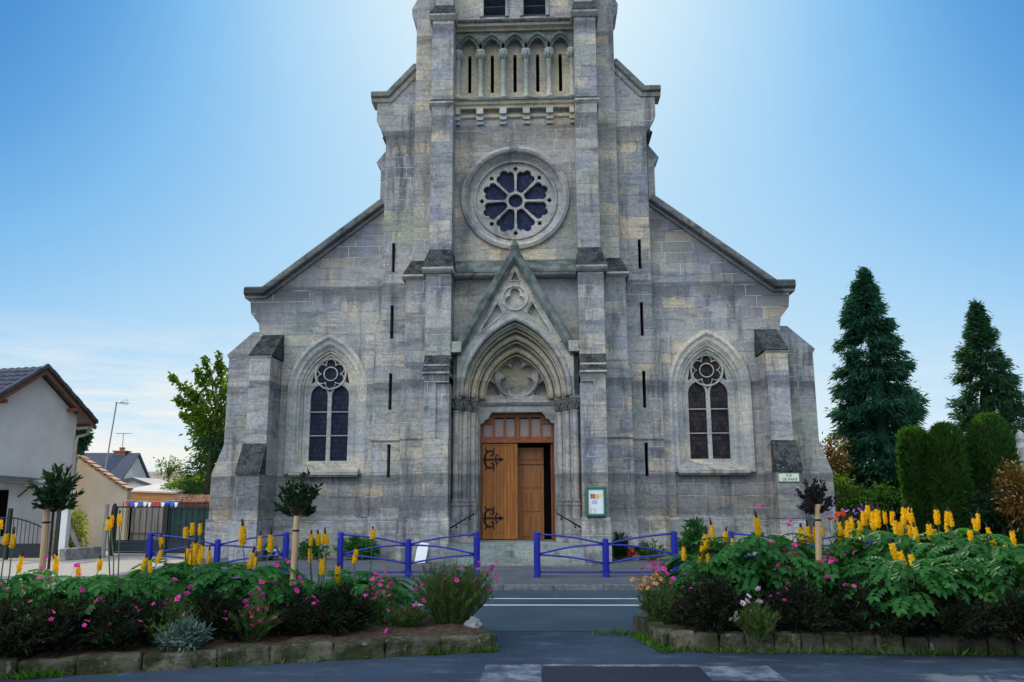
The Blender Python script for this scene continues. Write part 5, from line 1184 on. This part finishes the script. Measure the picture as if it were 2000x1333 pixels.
def bush(x, Y, pyc, rx_px, rz_px, mat, lab, seed, n=2600, leafL=.16, name='bush', group=None, cl=60, wd=.5, trunk=True, spread=.30):
    "clumped leafy crown"
    r = np.random.default_rng(seed); sc_2 = (Y+25.7)/CF; c = P(x, pyc, Y); rx, rz = rx_px*sc_2, rz_px*sc_2; t = thing(name, lab, 'bush' if name == 'bush' else 'tree', (c.x, Y, 0.0), group=group)
    b = MB(); zc = c.z; b.tube([(0, 0, 0), (.03, 0, max(.2, zc*.6)), (0, 0, max(.3, zc))], [max(.05, rx*.07), max(.04, rx*.05), .02], 7)
    C0 = sph(cl)*np.array([rx, rx*.85, rz])*(r.random((cl, 1))**.4)*.92
    for k in range(min(cl, 26)): b.tube([(0, 0, max(.15, zc-rz*.7)), (C0[k][0]*.5, C0[k][1]*.5, zc+C0[k][2]*.35), (C0[k][0], C0[k][1], zc+C0[k][2])], [max(.015, rx*.022), .012, .005], 5)
    obj('trunk', b, M['bark'], t)
    k = r.integers(0, cl, n); p = C0[k]+r.normal(0, 1, (n, 3))*np.array([rx, rx, rz])*spread*.55+np.array([0, 0, zc]); p[:, 2] = np.maximum(p[:, 2], .05); d = (p-np.array([0, 0, zc]))*np.array([1, 1, .6])+r.normal(0, .5*rx, (n, 3))-np.array([0, 0, .25*rx])
    lf = LF(); lf.many(p, d, r.uniform(leafL*.6, leafL*1.15, n), r.uniform(leafL*wd*.6, leafL*wd, n)); lf.build('crown', M[mat], t); return t
bush(1622, 7.5, 905, 34, 48, 'rust', 'brownish bush between the right corner buttress and the cypress', 21, 2200, .16, wd=.55)
bush(1640, 5.5, 975, 50, 42, 'lime', 'bright green bush at the foot of the cypress beside the church corner', 22, 2600, .15)
bush(1722, 4.5, 985, 60, 36, 'topiary', 'dark green hedge bush under the cypress', 23, 3200, .15)
bush(1992, 1.0, 968, 40, 62, 'rust', 'rust and cream leaved shrub at the right picture edge', 24, 2300, .15)
bush(1955, 2.0, 1000, 62, 46, 'standard', 'dark shaded bush below the rust leaved shrub', 25, 3600, .14)
bush(1885, 5.0, 970, 34, 62, 'topiary', 'green bush filling the gap between the two wide clipped yews', 26, 2400, .14)
wispy(px(1672, -13.0), -13.0, 1.15, .40, 150, 'bright green plant with purple flowers behind the crowded yellow spikes', [(1625, 1000), (1646, 1002), (1668, 998), (1678, 996), (1655, 999), (1690, 999), (1672, 1004), (1684, 1003)], 14, 'purple', 'lime', 'tall bright flowering plants', leafl=.12)
wispy(px(1636, -13.1), -13.1, 1.05, .28, 110, 'bright green plant with red flower heads left of the purple flowers', [(1632, 1006), (1640, 1004), (1644, 1007), (1636, 1003), (1628, 1013), (1638, 1009), (1647, 1004), (1634, 1012)], 15, 'red', 'lime', 'tall bright flowering plants', leafl=.12)
mp = P(1999, 905, 5.0)
b = MB(); hz = P(1999, 842, 5.0).z; b.box(-.26, .26, -.26, .26, 0, hz-1.1); b.box(-.32, .32, -.32, .32, hz-1.1, hz-.98); b.lathe((0, 0, 0), [(.22, hz-.98), (.24, hz-.6), (.15, hz-.42), (.17, hz-.3), (.13, hz-.1), (.03, hz)], 12)
o = obj('stone_pillar', b, M['pale'], loc=(mp.x, 5.0, 0)); tag(o, 'pale stone pillar with rounded top cut by the right picture edge', 'pillar')

# ------------------------------------------------------------------ houses, gate and garden on the left
def tiled_slope(b, O, ud, vd, nrm, nu, nv, pu, pv, amp=.035, step=.03):
    "real rows of rounded tiles: O a corner at the ridge, ud along the ridge, vd down the slope"
    O, ud, vd, nrm = Vector(O), Vector(ud), Vector(vd), Vector(nrm); sub = 6
    for j in range(nv):
        vs = []; n = nu*sub+1
        for i in range(n):
            h = amp*abs(math.sin(PI*i/sub)); q = O+ud*(i*pu/sub)
            vs.append(q+vd*(j*pv)+nrm*(h)); vs.append(q+vd*((j+1)*pv+.02)+nrm*(h+step))
        b.add(vs, [(2*i, 2*i+1, 2*i+3, 2*i+2) for i in range(n-1)])
        vs = []
        for i in range(n):
            h = amp*abs(math.sin(PI*i/sub)); q = O+ud*(i*pu/sub)+vd*((j+1)*pv+.02); vs.append(q+nrm*(h+step)); vs.append(q-nrm*.01)
        b.add(vs, [(2*i, 2*i+1, 2*i+3, 2*i+2) for i in range(n-1)])
def gable_house(name, label, A, B_, ze, zp, depth, side, wall, roof, over=.35, eover=.35, tiles=None):
    "A, B_: ground corners of the gable end; the ridge runs away from it"
    A, B_ = Vector((A[0], A[1], 0)), Vector((B_[0], B_[1], 0)); g = (B_-A).normalized(); wd = (B_-A).length; d = Vector((g.y, -g.x, 0))*side
    t = thing(name, label, 'house'); F = lambda u, v, z: A+g*u+d*v+Vector((0, 0, z)); sl = (zp-ze)/(wd/2)
    b = MB(); i_ = eover
    pts = [F(i_, over, 0), F(wd-i_, over, 0), F(wd-i_, over, ze+sl*i_-.06), F(wd/2, over, zp-.06), F(i_, over, ze+sl*i_-.06)]; pts2 = [p+d*(depth-2*over) for p in pts]
    b.add(pts+pts2, [(0, 1, 2, 3, 4), (9, 8, 7, 6, 5), (0, 5, 6, 1), (1, 6, 7, 2), (4, 9, 5, 0), (2, 7, 8, 3), (3, 8, 9, 4)]); obj('wall', b, wall, t)
    rf = None
    for k in (0, 1):
        e = F(0, 0, ze) if k == 0 else F(wd, 0, ze); pk = F(wd/2, 0, zp); vd = (e-pk); Ls = vd.length; vd = vd/Ls; nrm = d.cross(vd); nrm = nrm if nrm.z > 0 else -nrm
        b = MB(); q = [pk, e, e+d*depth, pk+d*depth]; b.add(q+[p+nrm*.10 for p in q], [(0, 3, 2, 1), (4, 5, 6, 7), (0, 1, 5, 4), (1, 2, 6, 5), (2, 3, 7, 6), (3, 0, 4, 7)])
        if tiles:
            pu, pv = tiles; tiled_slope(b, pk+nrm*.11, d, vd, nrm, int(depth/pu), int(Ls/pv), pu, pv)
        o = obj('roof_slope', b, roof, t)
    return t, F, g, d, wd
Rp, Pk = P(186, 826, 4.3), P(90, 716, 1.8); ze, zp = Rp.z, Pk.z; Lp = Vector((2*Pk.x-Rp.x, 2*Pk.y-Rp.y, 0))
t, F, g, d, wd = gable_house('house', 'grey white rendered house with dark tiled roof at the left picture edge', (Rp.x, Rp.y), (Lp.x, Lp.y), ze-.12, zp-.12, 9.5, 1, M['render'], M['tile'], .32, .55, (.30, .34))
sl = (zp-ze)/(wd/2)
b = MB()
for u0, u1, z0, z1 in ((0.0, wd/2, ze-.14, zp-.14), (wd/2, wd, zp-.14, ze-.14)):
    a, c = F(u0, -.03, z0), F(u1, -.03, z1); ax = (c-a)/2; b.obox((a+c)/2+Vector((0, 0, -.05)), ax, d*.02, Vector((0, 0, .065)))
obj('barge_board', b, M['fascia'], t)
b = MB()
for u0, u1, z0, z1 in ((-.02, wd/2, ze-.02, zp-.02), (wd/2, wd+.02, zp-.02, ze-.02)):
    n_ = 9
    for i in range(n_):
        a = F(u0+(u1-u0)*i/n_, -.06, z0+(z1-z0)*i/n_); c = F(u0+(u1-u0)*(i+1.04)/n_, -.06, z0+(z1-z0)*(i+1.04)/n_); b.obox((a+c)/2+Vector((0, 0, .04+.02*(i % 2))), (c-a)/2, d*.06, Vector((0, 0, .06)))
obj('verge_tiles', b, M['tile'], t)
for u in (1.05, wd-1.0):
    q = F(u, .1, ze+sl*min(u, wd-u)-.34); b = MB(); b.obox(q, g*.05, d*.20, Vector((0, 0, .06))); obj('purlin_end', b, M['fascia'], t)
b = MB(); a = F(.02, -.05, ze-.16); b.tube([a, a+d*9.3], .07, 8); obj('gutter', b, M['zinc'], t)
b = MB(); q0 = F(.05, .22, ze-.2); q1 = F(.55, .22, ze-.55); b.tube([q0, q0+Vector((0, 0, -.18)), F(.2, .22, ze-.45), q1, F(.58, .24, ze-.75), F(.58, .24, 1.9), F(.58, .24, .1)], .055, 8); obj('downpipe', b, M['zinc'], t, smooth=True)
q = P(45, 938, 0).z
b = MB(); c0 = F(wd*.42, .1, 2.28); c1 = F(wd-.6, .1, 2.36); b.obox((c0+c1)/2, (c1-c0)/2, d*.22, Vector((0, 0, .035))); b.obox((c0+c1)/2+Vector((0, 0, .16)), (c1-c0)/2*1.0, d*.18, Vector((0, 0, .018))); obj('canopy', b, M['metalgrey'], t)
b = MB(); k0 = F(wd*.56, .30, 1.85); k1 = F(wd*.50, .05, 2.25); b.tube([k0, k1], .022, 6); obj('canopy_bracket', b, M['iron'], t)
b = MB(); k0 = F(wd*.64, .30, .9); k1 = F(wd*.80, .30, .9); b.obox((k0+k1)/2+Vector((0, 0, .45)), (k1-k0)/2, d*.03, Vector((0, 0, .72))); obj('window', b, M['void'], t)
# beige sloping wall with a sloping tiled edge
a0, a1, ab = P(152, 893, 5.0), P(249, 959, 5.0), P(249, 1060, 5.0)
t = thing('sloping_wall', 'beige rendered garden wall with a sloping tiled edge beside the white house', 'wall')
b = MB(); b.plate([(a0.x, 0), (a1.x, 0), (a1.x, a1.z), (a0.x, a0.z)], [], 5.0, 5.3); obj('wall', b, M['beige'], t)
b = MB(); n_ = 16
for i in range(n_):
    p, q = a0.lerp(a1, i/n_), a0.lerp(a1, (i+1)/n_); b.obox(((p.x+q.x)/2, 5.15, (p.z+q.z)/2+.04+.02*(i % 2)), ((q.x-p.x)/2+.02, 0, (q.z-p.z)/2), (0, .22, 0), (.02, 0, .04))
obj('roof', b, M['redtile'], t)
# dark roofed house further back
A = P(238, 940, 20); B_ = P(296, 946, 25)
t, F2, g2, d2, wd2 = gable_house('house', 'low house with dark slate roof and pale gable behind the beige sloping wall', (B_.x, B_.y), (A.x, A.y), P(238, 940, 20).z, P(266, 888, 22.5).z, 14, 1, M['whitewall'], M['slate'], .12, .18)
pc_ = F2(wd2/2, 1.0, 0); zz2 = P(266, 888, 22.5).z
b = MB(); b.box(pc_.x-.32, pc_.x+.32, pc_.y-.3, pc_.y+.3, zz2-.6, zz2+.12); b.box(pc_.x-.38, pc_.x+.38, pc_.y-.36, pc_.y+.36, zz2+.122, zz2+.2); ch_ = obj('chimney', b, M['brick'], t)
b = MB(); b.lathe((pc_.x, pc_.y, zz2+.2), [(.15, 0), (.13, .12), (.17, .14), (.17, .2)], 9); obj('chimney_pot', b, M['redtile'], ch_)
an = thing('aerial', 'small TV aerial standing on the brick chimney', 'aerial', (pc_.x, pc_.y, zz2+.36)); hgt = P(256, 845, 22).z-zz2-.36
b = MB(); b.tube([(0, 0, 0), (0, 0, hgt)], .022, 6); obj('mast', b, M['metalgrey'], an)
b = MB(); b.tube([(-.42, 0, hgt-.03), (.42, 0, hgt-.03)], .016, 5)
for i in range(6): b.tube([(-.4+.16*i, -.3, hgt-.03), (-.4+.16*i, .3, hgt-.03)], .009, 4)
obj('antenna', b, M['metalgrey'], an)
m0, m1 = P(204, 927, 8.0), P(228, 786, 8.0)
an = thing('aerial', 'tall leaning TV aerial mast rising behind the beige sloping wall', 'aerial', (m0.x, 8.0, m0.z))
dx_, dz_ = m1.x-m0.x, m1.z-m0.z
b = MB(); b.tube([(-dx_*.25, 0, -dz_*.25), (dx_, 0, dz_)], .028, 7); obj('mast', b, M['metalgrey'], an)
b = MB(); b.tube([(dx_-.05, 0, dz_-.02), (dx_+.50, .0, dz_-.04)], .016, 5); b.tube([(dx_+.15, .0, dz_), (dx_+.46, -.0, dz_+.10), (dx_+.46, 0, dz_-.12), (dx_+.15, 0, dz_-.04)], .012, 5); b.tube([(dx_+.05, .1, dz_+.1), (dx_+.12, -.1, dz_-.06)], .010, 5)
for i in range(5): b.tube([(dx_+.05+.1*i, -.22, dz_-.03), (dx_+.05+.1*i, .22, dz_-.03)], .009, 4)
obj('antenna', b, M['metalgrey'], an)
# veranda roof, brown roofed house, shed
def at2(l, Y): return [(P(x, y, Y).x, P(x, y, Y).z) for x, y in l]
t = thing('veranda', 'pale low outbuilding with dark sloping roof edge below the slate roofed house', 'outbuilding')
q = at2([(222, 944), (262, 937), (332, 962)], 15.5)
b = MB(); b.plate([q[0], (q[0][0], 0), (q[2][0], 0), q[2], q[1]], [], 15.5, 18); obj('wall', b, M['whitewall'], t)
b = MB(); b.sweep(q, [(-.06, 15.3), (.10, 15.3), (.10, 18.2), (-.06, 18.2)]); obj('roof', b, M['slate'], t)
t = thing('house', 'long low house with a sunlit brown tiled roof, farthest back left of the church', 'house')
q = [P(286, 926, 42), P(440, 924, 42), P(440, 949, 38), P(283, 949, 38)]
b = MB(); b.add(q+[v+Vector((0, 0, .18)) for v in q], [(0, 1, 2, 3), (7, 6, 5, 4), (3, 2, 6, 7), (0, 3, 7, 4), (1, 0, 4, 5), (2, 1, 5, 6)]); obj('roof', b, M['browntile'], t)
b = MB(); b.box(q[3].x+.5, q[2].x, 39, 46, 0, q[3].z+.1); obj('wall', b, M['beige'], t)
t = thing('shed', 'shed with an orange brown fascia behind the iron gate', 'shed')
q = at2([(250, 961), (342, 966), (342, 979), (250, 979)], 8.5); zt = q[0][1]
b = MB(); b.box(q[0][0], q[1][0], 8.5, 8.58, q[2][1], q[0][1]-.02); obj('fascia', b, M['orangewood'], t)
b = MB(); b.hull8([(q[0][0]-.2, 8.4, zt), (q[1][0]+.1, 8.4, zt-.08), (q[1][0]+.1, 11.5, zt+.25), (q[0][0]-.2, 11.5, zt+.34)], [(q[0][0]-.2, 8.4, zt+.06), (q[1][0]+.1, 8.4, zt-.02), (q[1][0]+.1, 11.5, zt+.31), (q[0][0]-.2, 11.5, zt+.40)]); obj('roof', b, plain('pale_sheet_roof', (.52, .44, .38), .7, 0, .1, 4, .1), t)
b = MB()
for i in range(12):
    x0_ = q[0][0]+(q[1][0]-q[0][0])*i/12; x1_ = q[0][0]+(q[1][0]-q[0][0])*(i+.94)/12; b.box(x0_, x1_, 8.62, 8.68, .45, q[2][1]+.05)
b.box(q[0][0], q[1][0], 8.70, 11.3, 0, q[2][1]); obj('wall', b, M['greywood'], t)
b = MB()
for i in (0, 9.6): x0_ = q[0][0]+(q[1][0]-q[0][0])*i/12; b.box(x0_, x0_+.16, 8.52, 8.615, 0, q[2][1]); obj('post', b, M['orangewood'], t)
t = thing('garden_wall', 'garden wall capped with terracotta tiles joining the church corner', 'wall')
q = at2([(338, 972), (424, 974)], 5.5)
b = MB(); b.box(q[0][0], q[1][0]+.6, 5.5, 5.8, 0, q[0][1]-.12); obj('wall', b, M['brick'], t)
b = MB(); n_ = 12
for i in range(n_):
    x0_ = q[0][0]+(q[1][0]+.6-q[0][0])*i/n_; x1_ = q[0][0]+(q[1][0]+.6-q[0][0])*(i+.95)/n_; b.profx([(5.36, q[0][1]-.18), (5.36, q[0][1]-.12), (5.65, q[0][1]+.10+.015*(i % 2)), (5.9, q[0][1]-.1), (5.9, q[0][1]-.16)], x0_, x1_)
obj('tile_coping', b, M['redtile'], t)
# black iron gate with a solid lower panel, flag bunting tied along its top
GY = 1.2
gl, gr_ = P(216, 1086, GY), P(416, 1086, GY); zt = P(300, 989, GY).z; zm = P(300, 1057, GY).z; gx0, gx1 = gl.x, gr_.x
t = thing('iron_gate', 'wide black iron double gate with solid lower panels left of the church', 'gate', (gx0, GY, 0)); L = gx1-gx0
for x, h in ((0, zt+.02), (L*.52, zt+.05)):
    b = MB(); b.box(x-.055, x+.055, -.055, .055, 0, h); b.lathe((x, 0, h), [(.05, 0), (.06, .03), (.03, .07)], 8); obj('post', b, M['gatepaint'], t)
for xa, xb in ((.08, L*.52-.07), (L*.52+.07, L-.02)):
    b = MB(); b.box(xa, xb, -.02, .02, zt-.05, zt); b.box(xa, xb, -.02, .02, zm-.02, zm+.03); b.box(xa, xa+.04, -.021, .021, .08, zt-.001); b.box(xb-.04, xb, -.021, .021, .08, zt-.001); b.box(xa, xb, -.018, .018, .08, .13)
    lf_ = obj('leaf_frame', b, M['gatepaint'], t)
    b = MB(); b.box(xa+.045, xb-.045, -.008, .008, .135, zm-.025); obj('lower_panel', b, plain('navy_panel', (.012, .02, .03), .5, 0, .1, 4, .1), lf_)
    b = MB(); n_ = 8
    for i in range(1, n_):
        x = xa+(xb-xa)*i/n_; b.tube([(x, 0, zm), (x, 0, zt+.07)], .011, 6); b.lathe((x, 0, zt+.07), [(.018, -.02), (.012, .03), (.002, .08)], 6)
    obj('bars', b, M['gatepaint'], lf_)
b = MB(); b.box(L*.53, L-.05, .05, .062, .1, zt-.06); obj('privacy_screen', b, plain('dark_green_screen', (.012, .045, .035), .7, 0, .35, 5, .2), t)
bt = thing('bunting', 'string of red, white and blue flags tied along the top of the iron gate', 'bunting', (gx0, GY-.03, zt))
f0, f1 = P(250, 975, GY).x-gx0, P(345, 975, GY).x-gx0
b = MB(); b.tube([(f0-.1+(f1-f0+.2)*i/10, 0, .18-.03*math.sin(PI*i/10)) for i in range(11)], .005, 4); obj('cord', b, M['white'], bt)
fr = plain('flag_red', (.62, .03, .03), .8, 0, .1, 9, .1); fb = plain('flag_blue', (.03, .14, .60), .8, 0, .1, 9, .1)
for i, m_ in enumerate((fr, fb, M['white'], fb, M['white'], M['white'], fr, fr, M['white'], fb, fb, M['white'])):
    x = f0+(f1-f0)*i/11; b = MB(); z = .16-.02*(i % 3); b.add([(x-.065, -.0, z), (x+.065, .02, z), (x+.05, -.03, z-.13), (x-.02, .0, z-.16)], [(0, 1, 2, 3)]); obj('flag', b, m_, bt, norm=False)
# second gate leaf at the far left with a drooping curved top
GY2 = -.6
q0, q1 = P(12, 1080, GY2), P(82, 1080, GY2); t = thing('iron_gate', 'black iron gate leaf with curved top in front of the white house', 'gate', (q0.x, GY2, 0)); L2 = q1.x-q0.x; zc0 = P(12, 1012, GY2).z; zc1 = P(82, 1033, GY2).z
b = MB(); b.box(-.05, .05, -.05, .05, 0, zc0+.28); obj('post', b, M['gatepaint'], t)
top = lambda u: zc0+(zc1-zc0)*u**1.7
b = MB(); b.tube([(-L2*1.2+L2*2.2*i/16, 0, top(max(0, -1.2+2.2*i/16))) for i in range(17)], .022, 6); b.box(-L2*1.2, L2, -.02, .02, .42, .47); obj('leaf_frame', b, M['gatepaint'], t)
b = MB()
for i in range(-8, 9):
    x = L2*i/8.5; b.tube([(x, 0, .05), (x, 0, top(max(0, i/8.5))+.05)], .011, 6)
obj('bars', b, M['gatepaint'], t)
b = MB(); b.box(-L2*1.2, L2, -.01, .01, .05, .419); obj('lower_panel', b, M['gatepaint'], t)
c = P(122, 1085, -.4); b = MB(); b.box(-.10, .10, -.10, .10, 0, 1.45); b.box(-.12, .12, -.12, .12, 1.452, 1.5); o = obj('gate_pillar', b, M['render'], loc=(c.x, -.4, 0), bevel=.01); tag(o, 'slim white gate pillar beside the curved iron gate leaf', 'pillar')
c = P(109, 1085, -.3); b = MB(); b.box(-.06, .06, -.06, .06, 0, 1.52); b.lathe((0, 0, 1.52), [(.07, 0), (.05, .04), (.01, .09)], 8); o = obj('gate_post', b, M['gatepaint'], loc=(c.x, -.3, 0)); tag(o, 'black iron post left of the slim white gate pillar', 'post')
p0, p1 = P(127, 1012, .4), P(161, 1084, .4); b = MB(); v = p1-p0; b.obox((0, 0, 0), v/2, (0, .04, 0), Vector((-v.z, 0, v.x)).normalized()*.06); o = obj('leaning_beam', b, M['greywood'], loc=((p0.x+p1.x)/2, .4, (p0.z+p1.z)/2)); tag(o, 'grey wooden beam leaning in front of the yellow green bush', 'beam')
w0, w1 = P(120, 1100, -1.0), P(192, 1085, .3); v = Vector((w1.x-w0.x, 1.3, 0)); b = MB(); b.obox((0, 0, .17), v/2, Vector((-v.y, v.x, 0)).normalized()*.12, (0, 0, .17)); o = obj('low_wall', b, M['concrete'], loc=((w0.x+w1.x)/2, -.35, 0), bevel=.015); tag(o, 'low rough concrete wall below the yellow green bush', 'wall')
c = P(201, 1085, .2); b = MB(); b.tube([(0, 0, 0), (.01, 0, .8), (.0, 0, P(201, 985, .2).z)], [.07, .065, .06], 9); b.lathe((0, 0, 1.0), [(.075, -.02), (.08, 0), (.075, .02)], 9); o = obj('wooden_post', b, M['greywood'], loc=(c.x, .2, 0)); tag(o, 'round grey wooden post left of the double iron gate', 'post')
# greenery on the left
bush(140, 2.2, 1040, 28, 42, 'yellowbush', 'yellow green sunlit bush against the beige sloping wall', 41, 1500, .14)
bush(385, 10.0, 948, 54, 26, 'lime', 'rounded bright green shrub behind the tiled garden wall', 42, 3800, .14, cl=90)
bush(330, 30.0, 915, 32, 24, 'tree', 'thin twiggy shrub on the skyline above the brown roof', 43, 420, .22)
bush(156, 18.0, 850, 14, 42, 'cypress', 'dark tree showing just behind the white house corner', 44, 900, .35, name='tree')
def broad_tree(x, Y, pyc, rx_px, rz_px, lab, seed, n, arms):
    t = bush(x, Y, pyc, rx_px, rz_px, 'tree', lab, seed, n, .20, name='tree', cl=95, wd=.62, spread=.26); c = P(x, pyc, Y); r = np.random.default_rng(seed+1); b = MB(); lf = LF()
    for k, (ax_, ay_) in enumerate(arms):
        e = P(ax_, ay_, Y-.3); f = Vector((0, 0, c.z-.4)); e = Vector((e.x-c.x, -.3, e.z)); m_ = f.lerp(e, .55)+Vector((0, 0, .35)); b.tube([f, m_, e], [.05, .03, .008], 5)
        for i in range(46):
            u = r.uniform(.35, 1.02); p = m_.lerp(e, (u-.35)/.65); q = np.array(p)+r.normal(0, .13*(1.25-u)+.03, (4, 3)); lf.many(q, r.normal(0, 1, (4, 3))+np.array([-.5, -.2, -.5]), r.uniform(.12, .22, 4), .12)
    obj('branch', b, M['bark'], t); lf.build('leafy_branch', M['tree'], t)
broad_tree(432, 7.5, 842, 62, 118, 'leafy sunlit tree growing against the left corner of the church', 45, 4300, [(336, 735), (345, 780), (358, 812), (400, 700), (430, 690), (372, 765), (385, 725)])
t = conifer(405, 6.5, 985, 845, 60, 'conifer2', 'sparse conifer branches between the leafy tree and the rounded green shrub', 46, 260, 0, lambda u: (.5+.5*u if u < .6 else max(.05, 1-(u-.6)/.5)), .42, None, .1, False)
# trees and roofs beyond, to close the horizon
for k, (x, Y, pyc, rx_, rz_) in enumerate(((1700, 38, 955, 70, 40), (1835, 46, 960, 90, 34), (1960, 40, 950, 80, 46), (2100, 30, 930, 90, 80), (-120, 30, 930, 80, 70))):
    bush(x, Y, pyc, rx_, rz_, 'tree', ('round leafy tree in the distance behind the tall cypress', 'low leafy tree in the distance behind the clipped yews', 'leafy tree in the distance behind the second conifer', 'leafy tree in the distance past the right picture edge', 'leafy tree in the distance behind the white house')[k], 60+k, 2200, .4, name='tree', group='distant trees')
